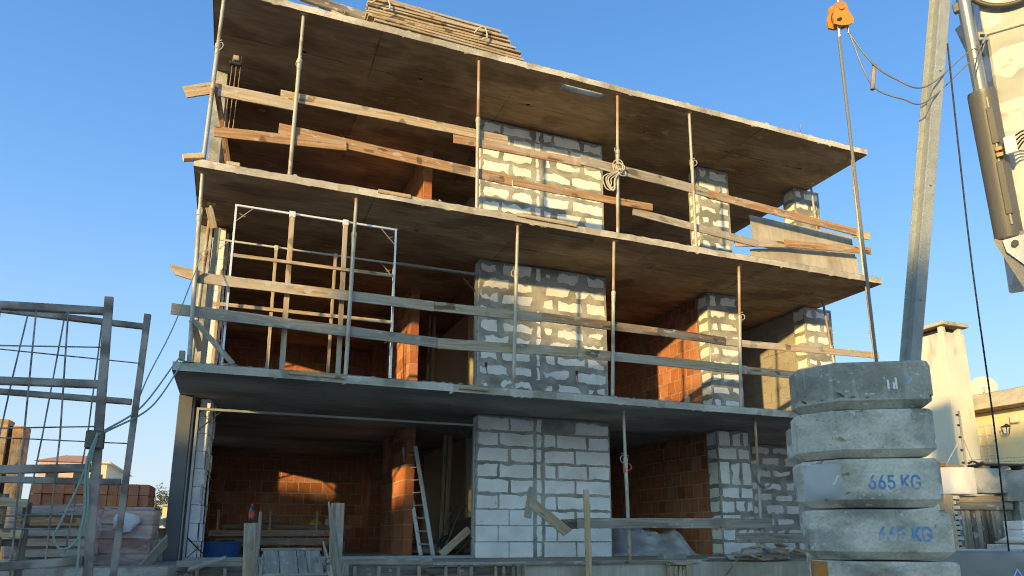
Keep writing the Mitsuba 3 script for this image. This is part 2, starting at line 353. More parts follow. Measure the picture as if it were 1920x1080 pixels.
# ---- aerated block walls
def ragged(x0, x1, z0, z1, m, amp, rng):
    l, r, b, t = m
    x0, x1, z0, z1 = x0 + l, x1 - r, z0 + b, z1 - t
    if x1 - x0 < 0.05 or z1 - z0 < 0.05: return None
    pts = []
    per = [((x0, z0), (x1, z0)), ((x1, z0), (x1, z1)), ((x1, z1), (x0, z1)), ((x0, z1), (x0, z0))]
    nn = [max(2, int(math.hypot(b[0] - a[0], b[1] - a[1]) / 0.022)) for a, b in per]
    tot = sum(nn); w = 0.65 * np.abs(sn(rng, tot, tot // 7)) + 0.22 * np.abs(sn(rng, tot, tot // 2)); ii = np.arange(tot)
    for _ in range(2 if amp > 0.02 else 1): w = w + rng.uniform(0.3, 1.1) * np.exp(-((ii - rng.integers(tot)) / rng.uniform(1.5, 5)) ** 2)
    w[-1] = w[0]
    i = 0
    for (a, b), n, nrm in zip(per, nn, ((0, 1), (-1, 0), (0, -1), (1, 0))):
        for t_ in np.linspace(0, 1, n, endpoint=False):
            e = min(t_, 1 - t_) * n
            pts.append((a[0] + (b[0] - a[0]) * t_ + nrm[0] * amp * w[i], a[1] + (b[1] - a[1]) * t_ + nrm[1] * amp * w[i])); i += 1
    q = Polygon(pts).buffer(0)
    return q if not q.is_empty else None
def block_wall(name, rows, s0, s1, z0, z1, base, axis, thick, smear, seed, label=None, mat='m_aac'):
    """rows: list of (za, zb, [joints...]) in wall coordinates s (x or y). axis 'y': faces -y at y=base; 'x': faces -x at x=base.
    smear(row, s, z, rng) -> (margins l r b t, amp) of the bare patch left in the mortar."""
    rng = np.random.default_rng(seed)
    W = f'{B}__{name}'
    W = nk(W); labels[W] = {'label': label} if label else {}
    if axis == 'y': mk = lambda a, b, d0, d1, c, d, ch=0: box(a, b, base + d0, base + d1, c, d, ch)
    else: mk = lambda a, b, d0, d1, c, d, ch=0: box(base + d0, base + d1, a, b, c, d, ch)
    put(f'{W}__mortar_core', mk(s0 + 0.006, s1 - 0.006, 0.006, thick - 0.006, z0 + 0.002, z1 - 0.002), 'm_mortar')
    isl = []
    for ri, (za, zb, js) in enumerate(rows):
        for a, b in zip(js[:-1], js[1:]):
            g = 0.005
            put(f'{W}__block', mk(a + (g if a > s0 + 0.01 else 0), b - (g if b < s1 - 0.01 else 0), rng.uniform(-0.002, 0.002), thick, za + g, min(zb - g, z1 - 0.003), 0.006), mat)
            mg, amp = smear(ri, (a + b) / 2, (za + zb) / 2, rng)
            if mg is None: continue
            q = ragged(a, b, za, zb, mg, amp, rng)
            if q is not None: isl.append(q)
    layer = sbox(s0 + 0.004, z0 + 0.002, s1 - 0.004, z1 - 0.004).difference(unary_union(isl)).simplify(0.002)
    layer = layer.buffer(0)
    m = extrude(layer, 0.014)
    if axis == 'y': m = place(m, (0, base + 0.0085, 0), (1, 0, 0), (0, 0, 1), (0, -1, 0))
    else: m = place(m, (base + 0.0085, 0, 0), (0, 1, 0), (0, 0, 1), (-1, 0, 0))
    put(f'{W}__mortar', m, 'm_mortar')
    return W
def end_joints(W, x0, x1, y0, y1, zs, face, rng, amp=0.012, m=0.018):
    """mortar smeared along the courses of a wall's end face. face 'x': normal -x at x0, spans y0..y1"""
    isl = [ragged(y0, y1, a, b, (0.012, 0.02, m, m), amp, rng) for a, b in zip(zs[:-1], zs[1:])]
    layer = sbox(y0 + 0.004, zs[0] + 0.003, y1 - 0.004, zs[-1] - 0.003).difference(unary_union([q for q in isl if q is not None])).buffer(0)
    put(f'{W}__mortar', place(extrude(layer, 0.008), (x0 + 0.004, 0, 0), (0, 1, 0), (0, 0, 1), (-1, 0, 0)), 'm_mortar')

CX0, CX1, SA, SB = 3.92, 6.54, 5.01, 5.18           # central wall and its narrow middle strip
def central(zb, ztop, seed, style):
    h = 0.272; rows = []; z = zb; i = 0; zs = [zb]
    while z < ztop - 0.02:
        z2 = min(z + h, ztop); z2 = ztop if ztop - z2 < 0.09 else z2
        lj = (4.53, ) if i % 2 == 0 else (4.33, )
        rj = ((5.81,) if i % 2 == 0 else (5.44, 6.07))
        js = [CX0, *lj, SA, SB, *rj, CX1]
        rows.append((z, z2, js)); z = z2; i += 1; zs.append(z)
    nr = len(rows)
    def smear(ri, s, zz, rng):
        u = rng.uniform
        strip = SA < s < SB
        if style == 'ground':
            if strip: return (0.028, 0.026, 0.001, 0.001 if ri % 2 else 0.012), 0.022
            if ri < 3 and s < SA: return (0.003, 0.03 if s > 4.6 else 0.003, 0.003, 0.005), 0.003
            if ri < 2: return (u(0.005, 0.03), u(0.004, 0.02), 0.005, 0.01), 0.008
            if ri >= nr - 1 and s > 5.2 and s < 5.9: return (None, 0)
            return (u(0.004, 0.016), u(0.004, 0.016), u(0.004, 0.014), u(0.012, 0.030)), 0.026
        if strip: return ((None, 0) if style == 'mid' and rng.random() < 0.5 else ((u(0.015, 0.05), u(0.015, 0.05), 0.002, u(0.002, 0.02)), 0.03))
        if style == 'mid':
            if rng.random() < 0.05: return (None, 0)
            return (u(0.0, 0.06), u(0.0, 0.07), u(0.01, 0.06), u(0.01, 0.04)), u(0.04, 0.10)
        return (u(0.0, 0.05), u(0.0, 0.05), u(0.012, 0.045), u(0.012, 0.035)), u(0.03, 0.065)
    W = block_wall('block_wall', rows, CX0, CX1, zb, ztop, 11.7, 'y', 0.25, smear, seed)
    end_joints(W, CX0, CX0, 11.7, 11.95, zs, 'x', np.random.default_rng(seed + 50))
    put(f'{W}__mortar', box(CX0 + 0.05, CX1 - 0.05, 11.73, 11.92, ztop, ztop + 0.02), 'm_mortar')
central(ZF, Z1 - TH - 0.025, 11, 'ground'); central(Z1, Z2 - TH - 0.025, 12, 'mid'); central(Z2, Z3 - TH - 0.025, 13, 'top')
def pier(x0, x1, zb, ztop, seed, style):
    h = 0.27; rows = []; z = zb; i = 0; zs = [zb]
    while z < ztop - 0.02:
        tall = style == 'ground' and i == 5
        z2 = min(z + (0.50 if tall else h), ztop); z2 = ztop if ztop - z2 < 0.1 else z2
        w = x1 - x0
        if tall: js = [x0, x0 + w * 0.33, x0 + w * 0.67, x1]
        elif i % 2: js = [x0, x0 + w * 0.42, x0 + w * 0.75, x1] if style == 'ground' else [x0, x0 + w * 0.35, x1]
        else: js = [x0, x0 + w * 0.6, x1] if i else [x0, x1]
        rows.append((z, z2, js)); z = z2; i += 1; zs.append(z)
    def smear(ri, s, zz, rng):
        u = rng.uniform
        if style == 'ground':
            if ri == 0: return (0.01, 0.01, 0.01, 0.012), 0.006
            return (u(0.01, 0.03), u(0.01, 0.03), u(0.01, 0.03), u(0.015, 0.04)), u(0.015, 0.05)
        return (u(0.02, 0.05), u(0.02, 0.05), u(0.03, 0.07), u(0.03, 0.06)), u(0.03, 0.06)
    W = block_wall('block_pier', rows, x0, x1, zb, ztop, 11.7, 'y', 0.35, smear, seed)
    end_joints(W, x0, x0, 11.7, 12.05, zs, 'x', np.random.default_rng(seed + 50), 0.03, 0.03)
pier(8.98, 9.78, ZF, Z1 - TH - 0.01, 21, 'ground'); pier(8.93, 9.70, Z1, Z2 - TH - 0.01, 22, 'mid'); pier(8.86, 9.66, Z2, Z3 - TH - 0.01, 23, 'top')
pier(11.5, 12.28, Z1, Z2 - TH - 0.01, 24, 'mid'); pier(11.5, 12.24, Z2, Z3 - TH - 0.01, 25, 'top')
# block side walls that run back from the piers
def side_blocks(x, y0, y1, zb, ztop, seed, nmax=99):
    h = 0.272; rows = []; z = zb; i = 0
    while z < ztop - 0.02:
        z2 = min(z + h, ztop); off = 0.3 * (i % 2)
        js = [y0] + [y for y in np.arange(y0 + 0.6 - off, y1 - 0.1, 0.6)] + [y1]
        rows.append((z, z2, [float(j) for j in js])); z = z2; i += 1
    block_wall('side_wall', rows, y0, y1, zb, ztop, x, 'x', 0.2, lambda ri, s, z_, rng: ((0.004, 0.004, 0.006, 0.008), 0.006), seed, mat='m_shadeblock')
side_blocks(11.55, 12.06, 15.1, Z1, Z2 - TH - 0.01, 31)
# ground floor: blocks behind the right hand pier, facing the street
rows = []; z = ZF
for i in range(9):
    off = 0.3 * (i % 2); z2 = min(z + 0.275, Z1 - TH - 0.01)
    rows.append((z, z2, [9.9] + [x for x in np.arange(10.5 - off, 13.2, 0.6)] + [13.3])); z = z2
block_wall('block_wall', rows, 9.9, 13.3, ZF, rows[-1][1], 13.3, 'y', 0.2, lambda ri, s, z_, rng: (tuple(rng.uniform(0.02, 0.07, 4)), 0.04), 33)

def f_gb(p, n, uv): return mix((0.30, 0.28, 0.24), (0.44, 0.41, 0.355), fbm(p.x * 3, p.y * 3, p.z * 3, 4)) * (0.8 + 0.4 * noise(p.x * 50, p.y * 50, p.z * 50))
bsdf('m_shadeblock', proc(f_gb), 0.9, b_mortar, 0.008, spec=0.1)  # darker block colour painted in for the shade on the side wall
# ---- orange clay brick walls
NB = [0]
def brick_wall(name, s0, s1, zb, ztop, base, axis, thick, L=0.30, H=0.285, near=None, sgn=1, zmin=None, both=False):
    """bricks of the part of the wall that can be seen are parts; the rest is one part of kind stuff. sgn: which way the wall's body lies from the face"""
    W = nk(f'{B}__{name}'); labels[W] = {}
    g = 0.0075; rest = []
    def mk(a, b, d0, d1, c, d, ch=0):
        e0, e1 = sorted((base + sgn * d0, base + sgn * d1))
        return box(a, b, e0, e1, c, d, ch) if axis == 'y' else box(e0, e1, a, b, c, d, ch)
    put(f'{W}__mortar', mk(s0 + 0.005, s1 - 0.005, 0.004, thick - 0.006, zb, ztop), 'm_palemortar')
    z, i = zb, 0
    while z < ztop - 0.03:
        z2 = min(z + H, ztop - 0.004)
        s = s0 - (L / 2 if i % 2 else 0)
        while s < s1 - 0.03:
            a, b = max(s, s0), min(s + L, s1)
            if b - a > 0.03:
                m = mk(a + g * (a > s0), b - g * (b < s1), R.uniform(-0.002, 0.003), thick - 0.002, z + g, z2 - g, 0.005)
                vis = (near is None or near[0] <= (a + b) / 2 <= near[1]) and (zmin is None or z2 > zmin)
                if vis and NB[0] < 300:
                    put(f'{W}__brick', m, f'm_brick{R.choice((0, 0, 1, 2))}'); NB[0] += 1
                else: rest.append(m)
            s += L
        z = z2 + 0.0; i += 1
    if rest: put(f'{W}__brick_field', cat(*rest), 'm_brick0', kind='stuff')
    return W
GT, MT, TT = Z1 - TH - 0.006, Z2 - TH - 0.006, Z3 - TH - 0.006
brick_wall('partition', 13.65, 15.95, ZF, GT, 3.13, 'x', 0.18, L=0.575)
brick_wall('partition', 13.65, 15.95, Z1, MT, 3.13, 'x', 0.18, L=0.575)
brick_wall('party_wall', 12.05, 18.6, ZF, GT, 9.03, 'x', 0.18, near=(12, 13.9))
brick_wall('party_wall', 12.05, 18.6, Z1, MT, 9.0, 'x', 0.18, near=(12, 14.2))
brick_wall('back_wall', -0.6, 3.5, ZF, GT, 19.5, 'y', 0.2)
brick_wall('back_wall', -0.6, 3.5, Z1, MT, 19.4, 'y', 0.2, zmin=5.75)
brick_wall('partition', 13.2, 15.2, Z2, TT, 3.2, 'x', 0.18, L=0.575)
for z0, z1 in ((ZF, GT), (Z1, MT), (Z2, TT)):
    put(f'{B}__cross_wall', box(3.35, 3.5, 18.61, 19.39, z0, z1), 'm_brick1')
    brick_wall('back_wall', 3.36, 11.8, z0, z1, 18.6, 'y', 0.2, near=(-9, -8))

# ---- steel column, left hand wall, its window and the galvanised door frames
C = nk(f'{B}__steel_column'); labels[C] = {}
put(f'{C}__shaft', box(-0.84, -0.64, 11.76, 11.96, ZF + 0.012, Z1 - TH, 0.008), 'm_darksteel')
put(f'{C}__flange', box(-0.637, -0.615, 11.80, 11.93, ZF + 0.012, Z1 - TH, 0.003), 'm_galv')
put(f'{C}__base_plate', box(-0.90, -0.58, 11.70, 12.02, ZF - 0.004, ZF + 0.012), 'm_darksteel')
for zb, zt in ((ZF, GT), (Z1, MT), (Z2, TT)):
    W = nk(f'{B}__left_wall'); labels[W] = {}
    w0, w1, v1 = 16.68, 18.02, zt - 0.10
    v0 = v1 - 1.25
    for a, b, c, d in ((12.02, w0, zb, zt), (w1, YB, zb, zt), (w0, w1, zb, v0), (w0, w1, v1, zt)):
        put(f'{W}__wall_body', box(-0.80, -0.62, a, b, c, d), 'm_mortar')
    put(f'{W}__window_frame', cat(*[tube(p, 0.02, 6) for p in (
        [(-0.7, w0 + 0.03, v0), (-0.7, w0 + 0.03, v1)], [(-0.7, w1 - 0.03, v0), (-0.7, w1 - 0.03, v1)],
        [(-0.7, w0, v1 - 0.02), (-0.7, w1, v1 - 0.02)], [(-0.7, w0 + 0.03, v1 - 0.22), (-0.7, w0 + 0.35, v1 - 0.02)],
        [(-0.7, w1 - 0.03, v1 - 0.22), (-0.7, w1 - 0.35, v1 - 0.02)])]), 'm_galv')
    # toothed block ends beside the opening, with foam and mortar squeezed out of the joints
    for x0, x1, y0 in () if zb > 6 else ((-0.535, -0.40, 11.93), (-0.395, -0.355, 12.12), (-0.345, -0.325, 12.42)):
        z = zb; k = 0
        while z < zt - 0.05:
            z2 = min(z + 0.272, zt)
            put(f'{W}__block', box(x0, x1 + R.uniform(-0.012, 0.012), y0 + R.uniform(0, 0.015), y0 + 0.18, z + 0.004, z2 - 0.004, 0.005), 'm_aac'); z = z2; k += 1
        for q in range(2):
            zz = R.uniform(zb + .1, zt - .5); l = R.uniform(.12, .4)
            pts = [(x1 + R.uniform(-0.012, 0.006), y0 + R.uniform(-0.010, 0.010), zz + t) for t in np.linspace(0, l, 9)]
            put(f'{W}__foam', tube(pts, [R.uniform(0.004, 0.018) for _ in pts], 7), 'm_foam', smooth=True)
bsdf('m_foam', (0.62, 0.55, 0.38), 0.8)
for zb, zt in ((ZF, 3.44), (Z1, 6.235)):
    Fk = nk(f'{B}__door_frame'); labels[Fk] = {}
    lx = -0.575 if zb < 2 else 2.385
    if zb < 2: put(f'{Fk}__jamb', box(-0.575, -0.54, 11.74, 11.80, zb, zt), 'm_galv')
    put(f'{Fk}__jamb', box(CX0 - 0.045, CX0 - 0.012, 11.74, 11.80, zb, zt), 'm_galv')
    put(f'{Fk}__head', box(lx, CX0 - 0.012, 11.735, 11.80, zt, zt + 0.035), 'm_galv')
    for x, s_ in ((-0.54, 1), (CX0 - 0.045, -1))[0 if zb < 2 else 1:]:
        for z, q in ((zt, -1), (zb + 0.02, 1)):
            put(f'{Fk}__brace', cat(tube([(x, 11.76, z + q * 0.32), (x + s_ * 0.32, 11.76, z)], 0.010, 5), tube([(x, 11.77, z), (x + s_ * 0.2, 11.77, z + q * 0.2)], 0.006, 5)), 'm_black')
put(f'{B}__door_sill', box(-0.54, CX0 - 0.05, 11.62, 11.80, ZF + 0.002, ZF + 0.05, 0.006), 'm_galv')
# plastered inner wall behind the central block wall
bsdf('m_plaster', (0.50, 0.42, 0.30), 0.9, b_mortar, 0.004)
for zb, zt in ((ZF, GT), (Z1, MT), (Z2, TT)):
    put(f'{B}__inner_wall', box(4.75, 4.95, 14.9, 18.59, zb, zt), 'm_plaster')
# hard pale lintel over the top floor window head and starter bars on the roof edge
for x, y, l in ((1.05, 10.12, 0.16), (8.1, 10.3, 0.12), (10.2, 10.1, 0.28), (10.28, 10.15, 0.30), (11.2, 10.25, 0.25), (6.0, 10.4, 0.2)):
    put(f'{B}__starter_bar', tube([(x, y, Z3 - 0.02), (x + R.uniform(-0.03, 0.08), y, Z3 + l)], 0.007, 5), 'm_rusty')
for (x, z, ang) in ((4.43, 4.46, 0.1), (5.67, 4.40, -0.1)):
    put(f'{B}__cable_outlet', obox((x - 0.36 if x < 5 else x + 0.2, 11.692, 4.55), (1, 0, 0), (0, 1, 0), (0, 0, 1), 0.022, 0.010, 0.045, 0.004), 'm_black')
    put(f'{B}__cable_outlet_tail', tube([(x - 0.36 if x < 5 else x + 0.2, 11.684, 4.53), (x - 0.355 if x < 5 else x + 0.205, 11.66, 4.44), (x - 0.34 if x < 5 else x + 0.21, 11.65, 4.36)], 0.009, 6), 'm_redtape')
bsdf('m_redtape', (0.55, 0.06, 0.05), 0.5)

# ------------------------------------------------------------------ guard planks along the floor edges (x,z of top left, bottom left, top right, bottom right)
GY = 10.16
PL = [
 ('A0', -1.06, 7.75, -0.70, 7.91, .18, 't', 0.00, 'short light plank end sticking out past the top left corner post'),
 ('A1', -0.63, 7.90, 0.46, 7.90, .19, 't', 0.00, 'pale plank at the left end of the upper top-floor guard rail'),
 ('A2', 0.23, 8.05, 3.89, 8.095, .16, 't', 0.032, 'long tan plank in the upper top-floor guard rail, left of the block wall'),
 ('A3', 2.93, 7.895, 5.30, 7.95, .15, 'w', 0.00, 'reddish plank crossing the top-floor block wall in the upper guard rail'),
 ('A4', 5.23, 7.98, 7.90, 7.86, .185, 'g', -0.032, 'grey plank with the white rope hung over it, upper top-floor guard rail'),
 ('A5', 7.88, 7.85, 11.55, 7.685, .165, 'w', 0.0, 'long orange-brown plank at the right of the upper top-floor guard rail'),
 ('A6', 11.47, 7.655, 11.95, 7.675, .16, 'n', 0.032, 'short pale plank end past the top right corner prop'),
 ('B1', -0.62, 7.21, 1.23, 7.38, .16, 'w', -0.032, 'orange-brown plank at the left end of the lower top-floor guard rail'),
 ('B2', 0.24, 7.47, 3.96, 7.35, .175, 'w', 0.0, 'long orange-brown plank rising over its left neighbour in the lower top-floor guard rail'),
 ('B3', 3.98, 7.335, 6.67, 7.355, .135, 'w', 0.0, 'dark red plank crossing the top-floor block wall in the lower guard rail'),
 ('B4', 6.29, 7.23, 9.02, 7.04, .145, 'g', 0.032, 'grey plank sloping down to the right in the lower top-floor guard rail'),
 ('B5', 8.50, 6.985, 9.70, 7.15, .135, 't', 0.058, 'short pale plank in front of the leaning grey panel on the top floor'),
 ('B6', 9.69, 7.16, 11.94, 7.35, .15, 'w', 0.03, 'reddish plank crossing the leaning grey panel on the top floor'),
 ('M1', -0.70, 5.015, 2.68, 5.01, .155, 't', 0.0, 'weathered plank at the left end of the upper middle-floor guard rail'),
 ('M2', 2.69, 5.01, 4.49, 5.035, .15, 't', 0.0, 'tan plank between brick partition and block wall, upper middle-floor guard rail'),
 ('M3', 4.495, 5.055, 6.67, 5.035, .15, 'w', 0.0, 'reddish plank crossing the middle-floor block wall in the upper guard rail'),
 ('M4', 6.68, 5.035, 8.10, 5.005, .15, 'd', 0.0, 'dark brown plank before the dark opening, upper middle-floor guard rail'),
 ('M5', 8.105, 5.00, 11.80, 5.10, .13, 't', 0.0, 'pale grey plank at the right end of the upper middle-floor guard rail'),
 ('N1', -0.93, 4.53, 2.74, 4.435, .155, 'g', 0.0, 'grey plank jutting past the left corner in the lower middle-floor guard rail'),
 ('N2', 2.75, 4.43, 5.12, 4.515, .165, 't', 0.0, 'grey plank crossing the left half of the middle-floor block wall, lower guard rail'),
 ('N3', 5.125, 4.51, 8.53, 4.51, .16, 't', 0.0, 'long yellowish plank with dark knots in the lower middle-floor guard rail'),
 ('N4', 8.535, 4.51, 10.15, 4.52, .14, 't', 0.0, 'pale plank running behind the counterweights, lower middle-floor guard rail'),
 ('G1', 5.07, 1.77, 8.85, 1.80, .16, 'g', 0.0, 'grey guard plank before the ground-floor block wall and brick room'),
 ('G2', 8.09, 1.55, 9.75, 1.55, .17, 'g', 0.032, 'short grey guard plank below the other, beside the concrete blocks'),
]
for n, x0, z0, x1, z1, w, m, dy, lab in PL:
    y = GY + dy
    one('guard_plank', bar((x0, y, z0), (x1, y, z1), w, 0.028, amp=0.004, bow=R.uniform(-0.012, 0.012)), WOOD[m], lab, 'plank', 'planks of the guard rails')
one('guard_plank', cat(bar((-0.97, 10.12, 5.07), (-0.63, 10.12, 5.02), 0.13, 0.03, taper=1.2, cut=0.05)), 'm_wood_tan', 'broken pointed plank end left of the middle-floor corner prop', 'plank', 'planks of the guard rails')
one('plank_offcut', bar((-0.97, 9.99, Z2 - 0.04), (-0.72, 10.02, Z2 + 0.05), 0.08, 0.11, amp=0.004), 'm_wood_new', 'short timber block on the left corner of the second slab', 'timber')
for x0, x1, y, z, l in ((1.72, 2.22, 9.985, Z2 - 0.02, 'thin batten on the slab edge under the steel prop, left'), (3.98, 5.05, 9.983, Z2 - 0.01, 'long thin batten on the slab edge below the top-floor block wall'),
                        (0.62, 1.38, 9.98, Z1 - 0.035, 'thin board pressed on the lowest slab edge near the white frames'), (3.05, 3.50, 9.975, Z1 - 0.05, 'short brown board on the lowest slab edge left of the block wall')):
    one('edge_batten', bar((x0, y, z), (x1, y, z - 0.005), 0.06, 0.025), 'm_wood_tan', l, 'batten', 'boards on the slab edges')

# ------------------------------------------------------------------ adjustable steel props
def prop(p0, p1, zc, label, rusty=False, mat='m_prop'):
    k = thing('steel_prop', label, 'steel prop', 'steel props along the floor edges')
    p0, p1 = np.array(p0, float), np.array(p1, float); ax = unit(p1 - p0); L = np.linalg.norm(p1 - p0)
    at = lambda z: p0 + (p1 - p0) * ((z - p0[2]) / (p1[2] - p0[2]))
    c = at(zc)
    put(f'{k}__outer_tube', tube([p0 + ax * 0.008, c], 0.030, 14), mat, smooth=40)
    put(f'{k}__inner_tube', tube([c, p1 - ax * 0.008], 0.0255, 12), 'm_rustprop' if rusty else mat, smooth=40)
    put(f'{k}__collar', cat(tube([c - ax * 0.05, c - ax * 0.045, c + ax * 0.03, c + ax * 0.035], [0.034, 0.041, 0.041, 0.034], 14), tube([c - ax * 0.14, c - ax * 0.05], 0.035, 14)), mat, smooth=40)
    a = R.uniform(0, 6.28); d = np.array([math.cos(a), math.sin(a) * 0.5, 0]); e = np.cross(ax, d)
    put(f'{k}__handle', cat(ring(c + ax * 0.0 + d * 0.05, e, 0.06, 0.007, 18, 6), tube([c - d * 0.075 + ax * 0.06, c + d * 0.09 + ax * 0.10], 0.007, 6)), mat, smooth=True)
    put(f'{k}__base_plate', obox(p0 + np.array([0, 0, 0.004]), (1, 0, 0), (0, 1, 0), (0, 0, 1), 0.06, 0.06, 0.004), mat)
    put(f'{k}__head_plate', obox(p1 - np.array([0, 0, 0.004]), (1, 0, 0), (0, 1, 0), (0, 0, 1), 0.06, 0.06, 0.004), 'm_rustprop')
    if L > 1.5:
        holes = [obox(c + ax * t + np.array([0, -0.0222, 0]), (1, 0, 0), (0, 1, 0), (0, 0, 1), 0.006, 0.001, 0.008) for t in np.arange(0.12, np.linalg.norm(p1 - c) - 0.05, 0.1)]
        if holes: put(f'{k}__pin_hole', cat(*holes), 'm_black')
    return k
def f_rp(p, n, uv):
    return mix((0.38, 0.22, 0.12), (0.46, 0.38, 0.28), smoothstep(0.40, 0.62, fbm(p.x * 4, p.y * 4, p.z * 2.6, 3)))
bsdf('m_rustprop', proc(f_rp), 0.65, b_mortar, 0.004, metallic=0.2)
PY = 10.10
S1, S2, S3 = Z1 - TH, Z2 - TH, Z3 - TH
prop((-0.72, 9.98 + .1, Z2), (-0.67, PY, S3), 8.55, 'steel prop at the left corner of the top floor, tied with wire')
prop((0.44, PY, Z2), (0.47, PY, S3), 8.62, 'steel prop on the top floor nearest the left corner')
prop((3.33, PY, Z2), (3.33, PY, S3), 8.30, 'rust-topped steel prop before the left edge of the top-floor block wall', True)
prop((5.91, PY, Z2), (5.99, PY, S3), 8.28, 'steel prop with white rope hanging on it, right of the top-floor block wall', True)
prop((7.54, PY, Z2), (7.54, PY, S3), 8.38, 'pale steel prop beside the slim top-floor block pier')
prop((11.62, PY + .05, Z2), (11.70, PY + .1, S3), 8.7, 'steel prop at the right corner of the top floor beside the crane cable', True)
prop((11.75, 11.3, Z2), (11.73, 11.4, S3), 8.7, 'thin steel prop before the block pier at the right end of the top floor')
prop((-0.64, 10.05, Z1), (-0.72, 10.15, S2), 5.95, 'outer steel prop at the left corner of the middle floor')
prop((-0.66, 10.75, Z1), (-0.62, 11.15, S2), 5.7, 'inner leaning steel prop at the left corner of the middle floor', True)
prop((1.40, PY, Z1), (1.42, PY, S2), 5.95, 'steel prop before the white frames on the middle floor')
prop((3.97, PY, Z1), (4.04, PY, S2), 5.72, 'dark steel prop before the left edge of the middle-floor block wall')
prop((5.72, PY, Z1), (5.83, PY, S2), 5.60, 'rust-topped steel prop right of the middle-floor block wall', True)
prop((8.30, PY, Z1), (8.55, PY + .1, S2), 5.50, 'leaning steel prop beside the slim middle-floor block pier', True)
prop((11.66, PY, Z1 + 0.3), (11.67, PY + .06, S2), 5.5, 'steel prop below the right end of the second slab', True)
prop((11.72, 11.1, Z1 + .2), (11.72, 11.35, S2), 5.5, 'thin steel prop before the block pier at the right end of the middle floor')
kp = prop((6.09, 10.30, 0.02), (6.09, 10.40, S1), 2.82, 'tall steel prop with a red collar before the ground-floor brick room')
prop((8.62, 10.2, 0.02), (8.76, 10.3, S1), 2.74, 'tall steel prop with a coil of wire beside the ground-floor block pier', True)
put(f'{kp}__red_collar', cat(tube([(6.09, 10.383, 2.60), (6.09, 10.388, 2.80)], 0.042, 14), ring((6.145, 10.385, 2.70), (0, 1, 0), 0.055, 0.010)), 'm_redcollar', smooth=40)
bsdf('m_redcollar', (0.50, 0.10, 0.08), 0.5)

# ------------------------------------------------------------------ white galvanised frames and battens on the middle floor
def frame(label, x0, x1, y, z0, z1, dx, rails):
    k = thing('metal_frame', label, 'metal frame')
    r = 0.019
    for x, e in ((x0, 0.0), (x1, dx)):
        put(f'{k}__leg', bar((x, y, z0), (x + 0.0, y + 0.02, z1), 0.030, 0.030, wdir=(1, 0, 0), amp=0.001, seg=3), 'm_whiteframe')
    put(f'{k}__top_rail', bar((x0 - 0.019, y + 0.02, z1), (x1 + 0.019, y + 0.02, z1 + 0.006), 0.030, 0.032, amp=0.001, seg=3), 'm_whiteframe')
    for x, q in ((x0, 1), (x1, -1)):
        put(f'{k}__brace', tube([(x, y + 0.01, z1 - 0.26), (x + q * 0.24, y + 0.02, z1)], 0.007, 5), 'm_prop')
        put(f'{k}__brace', tube([(x + q * 0.05, y + 0.01, z1 - 0.12), (x + q * 0.13, y + 0.02, z1 - 0.16)], 0.006, 5), 'm_prop')
    for xa, xb, w in rails[0]:
        put(f'{k}__batten', bar((xa, y - 0.035, z0 + 0.01), (xb, y - 0.03, z1 - 0.05), w, 0.03, wdir=(1, 0, 0), amp=0.001), 'm_wood_tan')
        put(f'{k}__clip', obox((xb, y - 0.03, z1 - 0.03), (1, 0, 0), (0, 1, 0), (0, 0, 1), w * 0.6, 0.026, 0.045, 0.004), 'm_whiteframe')
    for z, w in rails[1]:
        put(f'{k}__cross_batten', bar((x0 + 0.02, y - 0.066, z), (x1 - 0.03, y - 0.066, z + 0.01), w, 0.03, amp=0.001), 'm_wood_tan')
frame('taller white metal frame with two pine battens on the middle floor', -0.245, 2.085, 10.31, Z1 + 0.001, 6.23, 0, ([(0.54, 0.53, 0.075), (1.315, 1.305, 0.07)], [(5.435, 0.05)]))
frame('lower-looking white metal frame with thin battens, set in the wall opening behind the taller frame', -0.57, 2.36, 11.74, Z1 + 0.001, 6.235, 0, ([(0.39, 0.39, 0.05), (1.33, 1.35, 0.05)], [(5.13, 0.06)]))
one('brace_board', bar((-0.62, 10.02, 4.36), (-0.10, 10.06, Z1 + 0.03), 0.07, 0.025, wdir=(0.7, 0, 0.7)), 'm_wood_grey', 'diagonal board falling to the lowest slab beside the left corner props', 'board')
one('brace_board', bar((-0.60, 10.3, 6.12), (-0.52, 10.4, 5.86), 0.10, 0.03, wdir=(1, 0, 0.3)), 'm_wood_tan', 'short wide board behind the left corner prop of the middle floor', 'board')
one('brace_board', bar((-0.66, 10.14, 4.40), (-0.52, 10.2, 4.0), 0.09, 0.025, wdir=(1, 0, 0.4)), 'm_wood_warm', 'small brown board hanging below the grey plank at the left corner', 'board')
one('brace_board', bar((-0.67, 10.2, 8.02), (-0.42, 10.9, 7.1), 0.08, 0.025, wdir=(1, 0, 0.3)), 'm_wood_warm', 'leaning brown board behind the top left corner post', 'board')
for x, y in ((-0.50, 10.55), (-0.42, 10.6), (-0.33, 10.62)):
    pass
k = thing('wall_plank_upright', 'tall brown upright boards behind the left corner props on the middle floor', 'board')
put(f'{k}__board', bar((-0.52, 10.9, Z1), (-0.50, 11.2, 6.2), 0.09, 0.03, wdir=(1, 0, 0)), 'm_wood_grey')
put(f'{k}__board', bar((-0.40, 11.35, Z1), (-0.40, 11.4, 5.6), 0.05, 0.03, wdir=(1, 0, 0)), 'm_wood_tan')
k = thing('level_rods', 'three thin rods with a dark clamp at the left end of the top floor', 'rods')
for i, x in enumerate((-0.52, -0.46, -0.40)):
    put(f'{k}__rod', tube([(x, 10.5, 7.35), (x + 0.03, 10.55, 8.78)], 0.007, 6), 'm_wood_new')
put(f'{k}__clamp', box(-0.54, -0.36, 10.5, 10.6, 8.60, 8.65, 0.01), 'm_black')
put(f'{k}__cap', box(-0.48, -0.40, 10.5, 10.6, 8.68, 8.76, 0.01), 'm_wood_tan')
